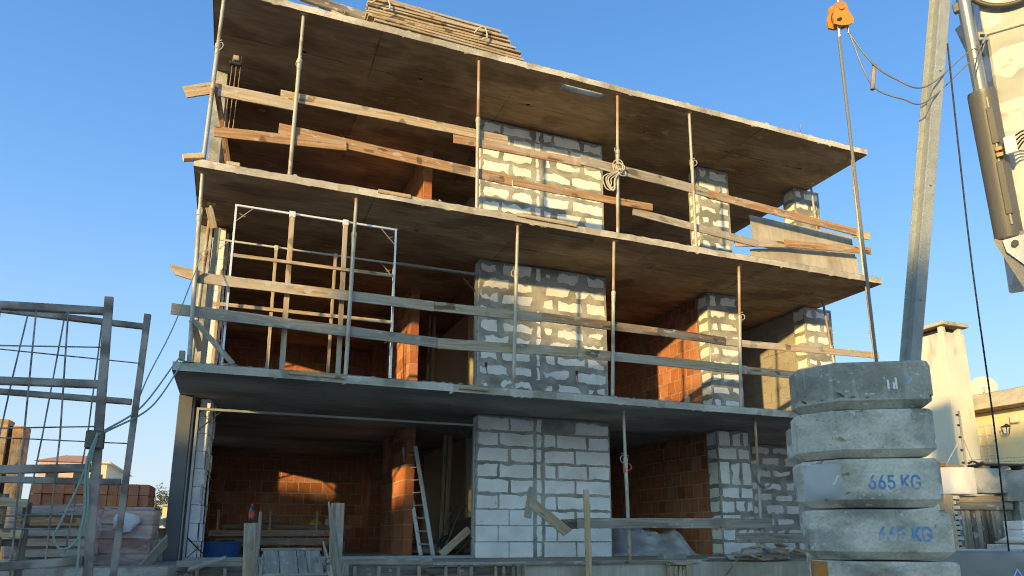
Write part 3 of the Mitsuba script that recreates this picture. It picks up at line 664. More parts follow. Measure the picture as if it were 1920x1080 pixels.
one('timber_block', box(-0.42, -0.24, 10.1, 10.3, Z2 + 0.001, Z2 + 0.10, 0.008), 'm_wood_new', 'pale wood block on the second slab near the left corner', 'timber')

# leaning formwork panels at the right of the top floor
def f_panel(p, n, uv):
    a = fbm(p.x * 2, p.y * 2, p.z * 2, 4); g = fbm(p.x * 22, p.z * 3, 0.0, 2)
    return mix((0.33, 0.285, 0.21), (0.47, 0.42, 0.325), smoothstep(0.3, 0.7, a)) * (0.85 + 0.3 * g)
bsdf('m_panel', proc(f_panel), 0.75, b_mortar, 0.004)
def slabpoly(pts, y0, y1, th):
    """flat panel with outline pts (x,z), leaning from y0 at its lowest to y1 at its highest point"""
    m = extrude(Polygon(pts), th); zz = [q[1] for q in pts]; k = (y1 - y0) / (max(zz) - min(zz))
    v = np.array(m.vertices); return trimesh.Trimesh(np.stack([v[:, 0], y0 + (v[:, 1] - min(zz)) * k + v[:, 2], v[:, 1]], 1), m.faces[:, ::-1], process=False)
one('shuttering_sheet', slabpoly([(9.08, 7.10), (9.16, 7.80), (11.78, 7.76), (11.74, 7.12)], 10.38, 10.50, 0.02), 'm_panel', 'grey-brown sheet leaning above the other at the right end of the top floor', 'panel')
one('shuttering_sheet', slabpoly([(8.90, Z2 + .002), (8.95, 6.97), (9.05, 7.0), (9.6, 7.1), (11.72, 7.24), (11.66, Z2 + .002)], 10.27, 10.36, 0.02), 'm_panel', 'grey-brown sheet standing on the second slab edge under the reddish plank', 'panel')

# white rope knotted round the prop
k = thing('rope', 'bundle of white rope knotted on the prop right of the top-floor block wall', 'rope')
for i in range(7):
    a = R.uniform(0, 6.28)
    put(f'{k}__coil', ring((5.93 + R.uniform(-.06, .06), 10.04 + R.uniform(-.02, .01), 7.92 + R.uniform(-.08, .08)), (R.uniform(-.4, .4), 1, R.uniform(-.4, .4)), R.uniform(0.05, 0.095), 0.009, 20, 6), 'm_rope', smooth=True)
for i in range(4):
    x = 5.78 + R.uniform(-.05, .05); w = 0.04 + 0.025 * i; d = 7.54 - 0.025 * i
    put(f'{k}__hanging_loop', tube(spline([(5.93, 10.03, 7.86), (x - w, 10.05 - .01 * i, 7.7), (x - w * 0.8, 10.04, d + .06), (x, 10.04, d), (x + w * 0.8, 10.04, d + .06), (x + w, 10.05, 7.7), (5.95, 10.03, 7.84)], 6), 0.010, 6), 'm_rope', smooth=True)
put(f'{k}__knot', tube(spline([(5.74, 10.03, 7.53), (5.80, 10.02, 7.46), (5.84, 10.03, 7.54), (5.77, 10.02, 7.50)], 6), 0.016, 6), 'm_rope', smooth=True)

# wire coil on the right hand tall prop
k = thing('wire_coil', 'coil of grey wire hung on the tall prop beside the ground-floor block pier', 'wire coil')
for i in range(5):
    put(f'{k}__loop', ring((8.78 + R.uniform(-.02, .02), 10.21 - i * .008, 2.62 + R.uniform(-.02, .02)), (R.uniform(-.1, .1), 1, R.uniform(-.1, .1)), 0.19 + R.uniform(-.02, .03), 0.006, 28, 5), 'm_cable', smooth=True)

# ------------------------------------------------------------------ stack of boards on the roof edge
NL = 10
ORD = ('lowest', 'second lowest', 'third', 'fourth', 'fifth', 'sixth', 'seventh', 'eighth', 'second highest', 'topmost')
for i in range(NL):
    z = Z3 + 0.075 + i * 0.054
    xr = 4.16 - (0.0, 0.02, 0.06, 0.05, 0.18, 0.24, 0.25, 0.30, 0.36, 0.42)[i] + R.uniform(-0.02, 0.02)
    xl = 1.44 + R.uniform(-0.015, 0.02) + (0.10 if i < 2 else 0); y0 = 10.26
    one('stacked_board', bar((xl, y0 + R.uniform(-.03, .03), z), (xr, y0 + R.uniform(-.03, .03), z + R.uniform(-.004, .004)), 0.30, 0.040 if i not in (3, 6) else 0.030, wdir=(0, 1, 0), amp=0.004, ch=0.004), ('m_wood_tan', 'm_wood_tan', 'm_wood_grey')[R.randrange(3)],
        f'{ORD[i]} plank of the long plank stack on the roof edge', 'plank', 'planks stacked on the roof edge')
for x, w in ((1.95, 'left'), (3.0, 'middle'), (3.75, 'right')):
    one('stack_bearer', box(x, x + 0.09, 10.1, 10.6, Z3 + 0.002, Z3 + 0.05, 0.004), 'm_wood_warm', f'{w} of the small reddish bearers under the plank stack on the roof edge', 'timber', 'bearers under the plank stack')
one('stacked_board', bar((0.45, 10.6, 10.16), (1.46, 10.34, 9.86), 0.22, 0.05, wdir=(0.2, 0.3, 1), amp=0.004), 'm_wood_dark', 'dark board jutting up past the left end of the plank stack', 'plank')
one('stacked_board', bar((0.90, 10.45, 9.86), (1.42, 10.36, 9.70), 0.12, 0.05, amp=0.004), 'm_wood_tan', 'short board end below the dark board left of the plank stack', 'plank')
for x, z, sc in ((1.66, 9.98, 1.0), (3.35, 9.92, 0.8)):
    one('rope_tie', tube(spline([(x - .16 * sc, 10.04, z - .05), (x - .05 * sc, 10.01, z + .06), (x + .08 * sc, 10.03, z + .08), (x + .12 * sc, 10.03, z - .08), (x + .02 * sc, 10.02, z - .14)], 8), 0.014, 6), 'm_rope', 'pale rope loop on the %s of the plank stack on the roof edge' % ('left end' if x < 2 else 'right half'), 'rope', smooth=True)
one('mortar_lump', hull([(6.08 + R.uniform(-.07, .07), 10.12 + R.uniform(-.04, .04), Z3 + R.uniform(0, .06)) for _ in range(24)]), 'm_aac', 'white lump on the roof edge right of the plank stack', 'rubble')

# ------------------------------------------------------------------ crane: counterweights, boom, cylinder, hook block
cth, sth = math.cos(math.radians(30)), math.sin(math.radians(30))
CT, CN = np.array([cth, -sth, 0]), np.array([sth, cth, 0])
def f_cw(p, n, uv):
    a = fbm(p.x * 5, p.y * 5, p.z * 5, 4); g = noise(p.x * 70, p.y * 70, p.z * 70)
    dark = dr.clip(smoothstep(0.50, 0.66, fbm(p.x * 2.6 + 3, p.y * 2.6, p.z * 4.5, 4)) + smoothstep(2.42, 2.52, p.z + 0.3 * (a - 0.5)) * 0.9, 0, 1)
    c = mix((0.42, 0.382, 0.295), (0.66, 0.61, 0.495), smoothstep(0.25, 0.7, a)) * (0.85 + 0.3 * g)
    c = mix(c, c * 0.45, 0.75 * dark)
    spot = smoothstep(0.80, 0.84, noise(p.x * 48, p.y * 48, p.z * 48)) * smoothstep(0.45, 0.6, fbm(p.x * 5, p.y * 5 + 4, p.z * 5, 2))
    pit = smoothstep(0.80, 0.85, noise(p.x * 80 + 7, p.y * 80, p.z * 80)) * smoothstep(0.4, 0.6, fbm(p.x * 6, p.y * 6, p.z * 6 + 3, 2))
    run = smoothstep(0.64, 0.72, fbm((p.x - p.y) * 26, p.z * 2.5, 2.0, 2))
    c = mix(c, mi.Color3f(0.60, 0.58, 0.53), 0.22 * run)
    return mix(mix(c, mi.Color3f(0.62, 0.60, 0.55), 0.8 * spot), mi.Color3f(0.16, 0.15, 0.13), 0.6 * pit)
def b_cw(p, n, uv): return fbm(p.x * 14, p.y * 14, p.z * 14, 4) - 0.6 * smoothstep(0.78, 0.86, noise(p.x * 62 + 7, p.y * 62, p.z * 62))
bsdf('m_counterweight', proc(f_cw), 0.85, b_cw, 0.009, spec=0.25)
def f_stencil(p, n, uv):
    w = smoothstep(0.45, 0.62, fbm(p.x * 16, p.y * 16, p.z * 16, 3))
    return mix((0.13, 0.25, 0.46), (0.50, 0.49, 0.44), 0.8 * w)
bsdf('m_stencil', proc(f_stencil), 0.7)
def f_stencil2(p, n, uv):
    w = smoothstep(0.44, 0.62, fbm(p.x * 13, p.y * 13, p.z * 13 + 3, 3))
    return mix((0.14, 0.28, 0.50), (0.52, 0.50, 0.46), 0.92 * w)
bsdf('m_stencil_worn', proc(f_stencil2), 0.7)
def f_patch(p, n, uv):
    a = fbm(p.x * 6, p.y * 6, p.z * 6, 3); b = fbm(p.x * 3.5, p.y * 3.5, p.z * 5, 2); return mix((0.26, 0.245, 0.215), (0.47, 0.455, 0.425), smoothstep(0.40, 0.7, b)) * (0.8 + 0.4 * a)
bsdf('m_skimpatch', proc(f_patch), 0.45, None, spec=0.5)
FC = np.array([3.963, 3.43, 0.0])      # middle of the front face of the front stack
def cw_mesh(h, seed):
    rng = np.random.default_rng(seed)
    plan = [(-0.285, 0.0), (0.275, 0.0), (0.32, 0.04), (0.325, 0.40), (0.27, 0.46), (-0.42, 0.46), (-0.495, 0.38), (-0.495, 0.21)]
    plan = [(x + rng.uniform(-.004, .004), y + rng.uniform(-.004, .004)) for x, y in plan]
    pl = Polygon(plan); lay = [(0.0, -0.058), (0.046, 0.0), (0.050, 0.003), (h - 0.018, 0.003), (h, -0.012)]
    pts = []
    for z, o in lay:
        pts += [(x, y, z) for x, y in list(pl.buffer(o, join_style=2).exterior.coords)[:-1]]
    m = man(hull(pts))
    edges = [(a, b, z) for a, b in zip(plan, plan[1:] + plan[:1]) for z in (0.069, h - .012)]
    for _ in range(13):
        if rng.random() < .85:
            a, b, z = edges[rng.integers(len(edges))]; t = rng.random(); c = (a[0] + (b[0] - a[0]) * t, a[1] + (b[1] - a[1]) * t, z)
        else:
            a = plan[rng.integers(len(plan))]; c = (a[0], a[1], rng.uniform(.07, h - .02))
        r = rng.uniform(.008, .024); q = hull([np.array(c) + rng.normal(0, 1, 3) * r * (1.6, 1.0, .8) for _ in range(14)]); m = m - man(q)
    return tri(m)
CWZ, CWP, CWH = 2.43, 0.327, 0.313
cw_lab = ['darkest weathered counterweight block, topmost of the front stack', 'plain grey counterweight block, second from the top of the front stack', 'counterweight block stencilled 665 KG with a dark patch, front stack',
          'counterweight block with the faded stencil, fourth in the front stack', 'counterweight block with an orange steel corner, low in the front stack', 'lowest counterweight block of the front stack']
for i in range(6):
    sh = (0.02, 0.0, 0.01, 0.03, 0.045, 0.03)[i]; sn_ = (0.012, 0.0, -0.004, -0.008, -0.016, -0.01)[i]
    o = FC + CT * sh + CN * sn_ + np.array([0, 0, CWZ - CWP * i])
    k = thing('counterweight', cw_lab[i], 'counterweight', 'front stack of concrete counterweights')
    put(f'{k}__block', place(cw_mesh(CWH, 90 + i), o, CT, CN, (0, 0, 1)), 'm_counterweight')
    if i in (2, 3):
        t = meshkit.text_mesh('665 KG', 0.088, 0.003, bold=True); t.apply_scale((0.315 / t.extents[0], 1, 1)); t.apply_translation((-0.15 if i == 2 else -0.14, 0.115, 0.0015)); tx = place(t, o - CN * 0.003, CT, (0, 0, 1), -CN)
        put(f'{k}__stencil', tx, 'm_stencil' if i == 2 else 'm_stencil_worn')
    if i == 2:
        q = Polygon([(0.01, .06), (0.10, .055), (0.20, .06), (0.29, .056), (0.286, .10), (0.278, .15), (0.285, .19), (0.272, .22), (0.28, .272), (0.2, .285), (0.11, .278), (0.02, .28)]).buffer(0.004)
        e1 = unit(CT * 0.21 - CN * 0.21)
        put(f'{k}__skim_patch', place(extrude(q, 0.0075), o - CT * 0.495 + CN * 0.21, e1, (0, 0, 1), np.cross(e1, (0, 0, 1))), 'm_skimpatch')
    if i == 2:
        e1 = unit(CT * 0.21 - CN * 0.21)
        put(f'{k}__chalk_tick', place(extrude(Polygon([(0.215, .145), (0.235, .15), (0.265, .205), (0.255, .21), (0.232, .165), (0.218, .16)]), 0.009), o - CT * 0.495 + CN * 0.21, e1, (0, 0, 1), np.cross(e1, (0, 0, 1))), 'm_aac')
    if i == 0:
        for dx, hh in ((0.035, .06), (0.07, .045), (0.085, .075)):
            put(f'{k}__drip', place(extrude(sbox(dx, 0.12, dx + 0.008, 0.12 + hh).buffer(0.002), 0.003), o - CN * 0.003, CT, (0, 0, 1), -CN), 'm_aac')
        put(f'{k}__stencil', place(extrude(Polygon([(0.165 + .028 * math.cos(a) * (1 + .2 * math.sin(3 * a)), 0.18 + .022 * math.sin(a)) for a in np.linspace(0, 6.2, 20)]), 0.003), o - CN * 0.003, CT, (0, 0, 1), -CN), 'm_stencil_worn')
    if i == 4:
        put(f'{k}__steel_corner', hull([tuple(o + CT * a + CN * b + np.array([0, 0, c])) for a, b in ((-0.507, .21), (-0.44, .143), (-0.45, .16), (-0.51, .28)) for c in (0.09, CWH - 0.004)]), 'm_orangesteel')
def f_or(p, n, uv):
    a = fbm(p.x * 9, p.y * 9, p.z * 9, 3); return mix((0.50, 0.19, 0.03), (0.30, 0.16, 0.07), smoothstep(0.45, 0.65, a))
bsdf('m_orangesteel', proc(f_or), 0.5)
FC2 = FC + CN * 1.42 + CT * 0.02
for i in range(5):
    k = thing('counterweight', 'grey counterweight block number %s from the top of the rear stack, mostly hidden' % ('one', 'two', 'three', 'four', 'five')[i], 'counterweight', 'rear stack of concrete counterweights')
    put(f'{k}__block', place(cw_mesh(CWH, 120 + i), FC2 + CT * (0.26 + 0.03 * i) + np.array([0, 0, 2.22 - CWP * i]), CT, CN, (0, 0, 1)), 'm_counterweight')
# deck and outrigger box of the crane lorry
def f_deck(p, n, uv):
    a = fbm(p.x * 4, p.y * 4, p.z * 4, 4); r = smoothstep(0.6, 0.75, fbm(p.x * 2, p.y * 2, p.z * 2 + 7, 3))
    return mix(mi.Color3f(0.24, 0.245, 0.24) * (0.6 + 0.8 * a), (0.45, 0.45, 0.42), 0.5 * r)
bsdf('m_deck', proc(f_deck), 0.42, None, metallic=0.3)
CR = thing('crane_truck', 'mobile crane with beige boom, dark lifting cylinder and steel deck at the right', 'crane')
d0 = np.array([4.72, 4.0, 0.0])
put(f'{CR}__deck', place(box(-0.15, 2.6, 0, 0.75, 0.35, 1.49, 0.02), d0, RT, unit((FW[0], FW[1], 0)), (0, 0, 1)), 'm_deck')
put(f'{CR}__ballast_frame', place(box(-0.6, 0.42, -0.06, 2.1, 0.05, CWZ - CWP * 5 - 0.005, 0.02), FC, CT, CN, (0, 0, 1)), 'm_deck')
tc = d0 + RT * 0.80 + np.array([0, 0, 1.30]) - unit((FW[0], FW[1], 0)) * 0.001
for s_, mt, e in ((0.058, 'm_signwhite', 0.002), (0.046, 'm_signblue', 0.004)):
    put(f'{CR}__warning_triangle', place(extrude(Polygon([(-s_, -s_ * .6), (s_, -s_ * .6), (0, s_ * 1.1)]), e), tc, RT, (0, 0, 1), -unit((FW[0], FW[1], 0))), mt)
bsdf('m_signwhite', (0.75, 0.76, 0.78), 0.5); bsdf('m_signblue', (0.10, 0.20, 0.42), 0.5)
def f_boom(p, n, uv):
    a = fbm(p.x * 3.2, p.y * 3.2, p.z * 3.2, 4)
    wipe = smoothstep(0.52, 0.56, fbm(p.x * 4.5 + 2, p.y * 4.5, p.z * 4.5, 2))
    scr = smoothstep(0.70, 0.75, fbm(p.x * 9, p.y * 9 + p.z * 30, p.z * 6, 2))
    c = mix((0.28, 0.28, 0.25), (0.40, 0.40, 0.365), smoothstep(0.3, 0.7, a))
    c = mix(c, (0.56, 0.56, 0.53), 0.8 * wipe)
    return mix(c, (0.24, 0.20, 0.14), 0.5 * scr)
def b_boom(p, n, uv): return fbm(p.x * 5, p.y * 5, p.z * 5, 3)
bsdf('m_boom', proc(f_boom), 0.34, b_boom, 0.006, spec=0.5)
BD = unit((4.83 - 4.437, 2.96 - 2.71, 3.25 - 4.934)); ba = math.radians(46.6)
BT = unit(np.array([math.cos(ba), -math.sin(ba), 0]) - BD * (np.array([math.cos(ba), -math.sin(ba), 0]) @ BD)); BN = np.cross(BD, BT); BN = BN if BN[1] > 0 else -BN
b0 = np.array([4.437, 2.71, 4.934])
put(f'{CR}__boom', place(box(-2.7, 1.80, 0.0, 0.62, 0.0, 0.50, 0.012), b0, BD, BT, BN), 'm_boom')
put(f'{CR}__boom_foot', place(box(1.802, 3.2, 0.22, 0.60, 0.05, 0.45, 0.012), b0, BD, BT, BN), 'm_boom')
put(f'{CR}__boom_flange', place(box(-2.7, 0.08, -0.02, 0.66, -0.012, 0.52, 0.006), b0, BD, BT, BN), 'm_boom')
# round cover plate at the boom's head
hc = b0 + BD * (-0.33) + BT * 0.16 + BN * (-0.02)
put(f'{CR}__round_cover', place(trimesh.creation.cylinder(0.27, 0.05, sections=40), hc, BD, BT, BN), 'm_boom', smooth=30)
put(f'{CR}__cover_rim', ring(hc - BN * 0.03, BN, 0.27, 0.017, 44, 8), 'm_darkpaint', smooth=True)
bsdf('m_darkpaint', (0.11, 0.10, 0.075), 0.4, None, metallic=0.3)
bsdf('m_cylbody', (0.13, 0.128, 0.12), 0.45, None, metallic=0.2)
bsdf('m_chrome', (0.42, 0.39, 0.33), 0.28, None, metallic=0.85)
c0, c1, c2 = np.array([4.325, 2.72, 5.09]), np.array([4.452, 2.81, 4.48]), np.array([4.70, 2.93, 3.54])
cd = unit(c2 - c1); c00 = c1 - cd * 1.4
put(f'{CR}__cylinder_rod', tube([c00, c1], 0.042, 20), 'm_chrome', smooth=40)
put(f'{CR}__cylinder_body', tube([c1 - cd * 0.02, c1 - cd * 0.015, c1 + cd * 0.01, c2 - cd * 0.01, c2], [0.058, 0.078, 0.082, 0.082, 0.074], 28), 'm_cylbody', smooth=40)
sd = unit(np.cross(cd, (0, 0, 1))); fr = np.cross(sd, cd); fr = fr if fr[1] < 0 else -fr
sd = sd if sd[0] > 0 else -sd
for a, b in ((0.12, 0.36), (0.48, 0.83)):
    put(f'{CR}__hose_cover', obox(c1 + cd * (a + b) / 2 + fr * 0.078 + sd * 0.035, cd, sd, fr, (b - a) / 2, 0.020, 0.012, 0.004), 'm_cylbody')
    put(f'{CR}__oil_pipe', tube([c1 + cd * (a - .07) + fr * .078 + sd * .03, c1 + cd * (b + .07) + fr * .078 + sd * .037], 0.007, 6), 'm_prop', smooth=True)
for t in (0.40, 0.44):
    put(f'{CR}__fitting', obox(c1 + cd * t + fr * 0.09 + sd * 0.045, cd, sd, fr, 0.014, 0.02, 0.014, 0.003), 'm_brass')
bsdf('m_brass', (0.45, 0.30, 0.14), 0.4, None, metallic=0.7)
vb = c1 + cd * 0.40 + fr * 0.09 + sd * 0.11
put(f'{CR}__valve_block', obox(vb, cd, sd, fr, 0.055, 0.032, 0.03, 0.004), 'm_signwhite')
for i in range(4):
    put(f'{CR}__wire', tube(spline([vb + sd * 0.03 + cd * (.03 * i - .05), vb + sd * 0.09 + cd * (.02 * i - .06) + fr * .02, vb + sd * 0.2 + cd * (.025 * i - .02), vb + sd * 0.4 + cd * (.03 * i)], 8), 0.005, 6), 'm_black', smooth=True)
put(f'{CR}__foot_bracket', hull([tuple(c2 + cd * a + sd * b + fr * c) for a, b, c in ((-0.01, -0.085, 0), (-0.03, 0.12, 0), (0.10, -0.05, 0), (0.55, 0.10, 0), (0.55, 0.3, 0), (-0.03, 0.3, 0)) for c in (0.0, 0.05)]), 'm_deck')
put(f'{CR}__foot_plate', hull([tuple(c2 + cd * a + sd * b + fr * c) for a, b, c in ((0.01, -0.03, 0), (0.0, 0.12, 0), (0.09, -0.02, 0), (0.34, 0.17, 0), (0.0, 0.2, 0)) for c in (0.055, 0.075)]), 'm_whiteframe')
put(f'{CR}__pivot_bolt', place(trimesh.creation.cylinder(0.022, 0.03, sections=6), c2 + cd * 0.045 + sd * 0.035 + fr * 0.085, cd, sd, fr), 'm_darkpaint')
put(f'{CR}__rod_clamp', obox(c1 - cd * 0.60 - sd * 0.045, cd, sd, fr, 0.03, 0.02, 0.03, 0.006), 'm_cylbody')
br = np.array([4.467, 2.735, 4.86])
put(f'{CR}__cable_bracket', obox(br, RT, UP, FW, 0.075, 0.028, 0.02, 0.004), 'm_boom')
put(f'{CR}__bracket_slot', obox(br - FW * 0.021 - RT * 0.03, RT, UP, FW, 0.024, 0.009, 0.002), 'm_black')
put(f'{CR}__bracket_arm', obox(br - RT * 0.02 + UP * 0.03 + FW * 0.14, unit(RT * 0.5 - UP), RT, FW, 0.12, 0.035, 0.03, 0.004), 'm_boom')

FH = unit((FW[0], FW[1], 0))
put(f'{CR}__turret', place(box(5.0, 5.9, 5.5, 6.6, 0.36, 2.4, 0.03), (0, 0, 0), RT, FH, (0, 0, 1)), 'm_boom')
# the boom and its fittings were drawn at 1:1.29; set them up at full size with the boom's head where it stands
SB_, BHEAD = 1.29, np.array([5.724, 3.032, 5.901])
BHEAD[1] = 2.71 * SB_
full = lambda q: BHEAD + (np.asarray(q, float) - b0) * SB_
MB = T().translate(BHEAD.tolist()).scale(SB_).translate((-b0).tolist())
for key in [q for q in scene if q.startswith(CR + '__') and q.split('__')[1].rsplit('_0', 1)[0] not in ('deck', 'ballast_frame', 'warning_triangle', 'turret')]:
    scene[key]['to_world'] = MB

# hook block, hoist rope, overload switch wires
k = thing('hoist_switch', 'orange lifting block on the steel rope above the building', 'lifting block')
po = np.array([4.085, 3.548, 5.515])
out = Polygon([(-0.045, 0.085), (0.0, 0.105), (0.035, 0.085), (0.055, 0.02), (0.10, -0.045), (0.10, -0.075), (0.06, -0.09), (0.0, -0.095), (-0.05, -0.085), (-0.062, -0.03), (-0.048, 0.02)]).buffer(0.012)
from shapely import affinity
out = affinity.scale(out, 0.85, 0.85, origin=(0, 0.05))
def f_orange(p, n, uv): return mix((0.66, 0.25, 0.03), (0.40, 0.19, 0.07), smoothstep(0.52, 0.70, fbm(p.x * 14, p.y * 14, p.z * 14, 3)))
bsdf('m_orange', proc(f_orange), 0.42)
for e in (-0.045, 0.02):
    m = extrude(out, 0.022); put(f'{k}__side_plate', place(m, po + FW * e + RT * (-0.012 if e > 0 else 0.004), RT, UP, FW), 'm_orange')
put(f'{k}__wheel', place(trimesh.creation.cylinder(0.055, 0.03, sections=24), po + FW * -0.012, RT, UP, FW), 'm_darkpaint', smooth=30)
put(f'{k}__pin', place(trimesh.creation.cylinder(0.022, 0.10, sections=18), po + UP * 0.055 - FW * 0.008, RT, UP, FW), 'm_orange', smooth=30)
put(f'{k}__slot', place(extrude(Polygon([(-0.03, -0.035), (0.0, -0.022), (0.012, -0.035), (-0.005, -0.055), (-0.03, -0.05)]), 0.004), po - FW * 0.0475, RT, UP, FW), 'm_black')
bsdf('m_ferrule', (0.62, 0.62, 0.60), 0.3, None, metallic=0.9)
top = po + UP * 0.10
put(f'{k}__ferrule', tube([top - UP * 0.02, top + UP * 0.16], 0.013, 10), 'm_ferrule', smooth=40)
lo = po - UP * 0.07 + RT * 0.004
put(f'{k}__ferrule', tube([lo + UP * 0.02, lo - UP * 0.085 + RT * 0.004], 0.013, 10), 'm_ferrule', smooth=40)
ro = po - UP * 0.065 + RT * 0.075
put(f'{k}__ferrule', tube([ro + UP * 0.01, ro - UP * 0.06 + RT * 0.008], 0.010, 10), 'm_ferrule', smooth=40)
one('hoist_rope', cat(tube([lo - UP * 0.07, np.array([4.54, 3.93, 2.9])], 0.0115, 8)), 'm_cable', 'steel rope hanging from the orange block to the counterweights', 'rope', smooth=40)
one('hoist_rope', tube([top + UP * 0.1, top + UP * 3.0 - RT * 0.05], 0.009, 8), 'm_cable', 'short steel rope holding the orange block from above', 'rope', smooth=40)
wa = ro - UP * 0.055 + RT * 0.008
brl = full(br - RT * 0.06 - UP * 0.03 - FW * 0.09)
W1 = spline([wa, np.array([4.33, 3.50, 5.15]), np.array([4.50, 3.45, 5.02]), np.array([4.73, 3.38, 4.97]), np.array([5.27, 3.37, 5.42]), brl - UP * 0.12 - RT * 0.06, brl], 8)
W2 = spline([wa + RT * 0.003, np.array([4.28, 3.53, 5.07]), np.array([4.38, 3.52, 4.94]), np.array([4.55, 3.46, 4.87]), np.array([4.76, 3.42, 4.87]), np.array([5.27, 3.40, 5.32]), brl - UP * 0.15 - RT * 0.04, brl], 8)
one('switch_wire', tube(W1, 0.006, 6), 'm_cable', 'upper of the two grey wires sagging from the orange block to the boom', 'wire', smooth=True)
one('switch_wire', tube(W2, 0.006, 6), 'm_cable', 'lower of the two grey wires sagging from the orange block to the boom', 'wire', smooth=True)
one('wire_spreader', tube([np.array([4.365, 3.51, 5.15]), np.array([4.34, 3.53, 4.94])], [0.016, 0.016], 8), 'm_rusty', 'dark tube clipped across the two sagging grey wires', 'tube', smooth=40)
put(f'{CR}__wire_ferrule', tube([brl, brl - UP * 0.07 - RT * 0.03], 0.009, 8), 'm_ferrule', smooth=40)
one('black_cable', tube(spline([(4.68, 3.14, 5.16), (4.76, 3.22, 4.4), (4.93, 3.36, 3.5), (5.13, 3.50, 2.4), (5.32, 3.65, 1.49)], 10), 0.0065, 6), 'm_black', 'thin black cable hanging beside the steel post down to the crane deck', 'cable', smooth=True)

# leaning galvanised steel post
k = thing('steel_post', 'leaning galvanised steel post behind the top counterweight', 'post')
pb, pt = np.array([4.89, 4.30, 1.3]), np.array([4.895, 3.21, 6.1])
pd = unit(pt - pb); side = unit(RT - pd * (RT @ pd)); dep = np.cross(pd, side); dep = dep if dep[1] > 0 else -dep
mid, hl = (pb + pt) / 2, np.linalg.norm(pt - pb) / 2
put(f'{k}__front_flange', obox(mid + side * 0.022 - dep * 0.040, pd, side, dep, hl, 0.040, 0.005, 0.002), 'm_galv')
put(f'{k}__web', obox(mid + side * -0.013, pd, side, dep, hl, 0.005, 0.035, 0.002), 'm_galv')
put(f'{k}__rear_flange', obox(mid + side * -0.02 + dep * 0.040, pd, side, dep, hl, 0.040, 0.005, 0.002), 'm_galv')
put(f'{k}__bolt', cat(*[place(trimesh.creation.cylinder(0.008, 0.012, sections=8), mid + pd * t - dep * 0.052 + side * 0.02, pd, side, dep) for t in (-1.2, -0.3, 0.6, 1.5)]), 'm_galv')

# ------------------------------------------------------------------ plinth formwork, ramp, stakes and rubble in front
FM = thing('formwork', 'timber formwork boards along the front of the ground-floor slab', 'formwork')
for x0, x1, m in ((-0.55, 1.0, 'd'), (1.0, 2.6, 'd'), (2.6, 4.02, 'd')):
    put(f'{FM}__board', bar((x0, 10.08, 0.92), (x1, 10.08, 0.92), 0.44, 0.022, seg=6, ch=0.002), WOOD[m])
for x0, x1 in ((-0.55, 1.45), (1.46, 2.72)):
    put(f'{FM}__top_board', bar((x0, 10.04, 1.222), (x1, 10.04, 1.217), 0.08, 0.06), 'm_wood_grey')
put(f'{FM}__top_board', bar((2.73, 10.02, 1.185), (4.05, 10.02, 1.18), 0.03, 0.09), 'm_wood_grey')
for x in (-0.30, 0.02, 1.65, 1.98, 2.24, 2.55, 2.93, 3.12, 3.30, 3.69, 3.80, 3.96):
    put(f'{FM}__stud', bar((x, 10.045, 0.3), (x + R.uniform(-.01, .01), 10.045, 1.165), R.choice((0.04, 0.055, 0.045)), 0.04, wdir=(1, 0, 0)), R.choice(('m_wood_tan', 'm_wood_tan', 'm_wood_grey')))
one('plinth_beam', bar((4.10, 10.02, 0.93), (9.9, 10.02, 0.90), 0.5, 0.16, wdir=(0, 0, 1), amp=0.006, ch=0.006), 'm_panel', 'long pale board face of the plinth below the block wall', 'formwork')
one('plinth_batten', bar((4.10, 9.90, 1.185), (7.1, 9.92, 1.175), 0.05, 0.03), 'm_wood_grey', 'thin slat along the top of the pale plinth board', 'slat')
k = thing('ramp', 'wooden ramp of grey boards climbing to the ground-floor slab', 'ramp')
for i, (x0, x1) in enumerate(((0.44, 0.63), (0.635, 0.845), (0.85, 0.955), (0.96, 1.14))):
    put(f'{k}__board', bar((x0 / 2 + x1 / 2 - .01, 8.3, 0.75), (x0 / 2 + x1 / 2, 9.75, 1.385), x1 - x0 - .006, 0.03, wdir=(1, 0, 0)), 'm_wood_grey')
for i, (y, z) in enumerate(((9.05, 1.125), (8.6, 0.93), (9.72, 1.40))):
    put(f'{k}__cleat', bar((0.42, y, z), (1.16, y, z), 0.035, 0.035), 'm_wood_grey')
for x in (0.46, 1.12):
    put(f'{k}__stringer', bar((x, 8.3, 0.62), (x, 9.75, 1.29), 0.12, 0.05), 'm_wood_grey')
one('fence_post', bar((0.325, 9.2, 0.0), (0.265, 9.2, 1.72), 0.155, 0.10, wdir=(1, 0, 0), amp=0.006, ch=0.02), 'm_wood_tan', 'thick square-cut wooden post left of the ramp', 'post')
def stake(x0, z0, x1, z1, y, w, t, m, lab, **kw):
    one('stake', bar((x0, y, z0), (x1, y, z1), w, t, wdir=(1, 0, 0), amp=0.005, **kw), WOOD[m], lab, 'stake', 'stakes beside the ramp')
stake(0.36, 0.3, 0.36, 1.85, 9.08, 0.035, 0.06, 'g', 'thin stake leaning against the thick post left of the ramp')
stake(0.40, 0.3, 0.40, 1.25, 9.02, 0.03, 0.04, 'g', 'short thin stake beside the thick post left of the ramp')
stake(1.42, 0.55, 1.13, 1.98, 9.02, 0.06, 0.04, 'g', 'long pointed stake leaning left, right of the ramp', point=1)
stake(1.22, 0.3, 1.205, 1.97, 9.14, 0.05, 0.04, 't', 'narrow upright stake between the leaning stake and the broad one')
stake(1.285, 0.3, 1.285, 1.97, 9.1, 0.10, 0.035, 't', 'broad upright board stake right of the ramp')
stake(1.34, 0.6, 1.08, 1.51, 8.95, 0.06, 0.03, 'g', 'short sharp-pointed stake in front of the ramp boards', point=1)
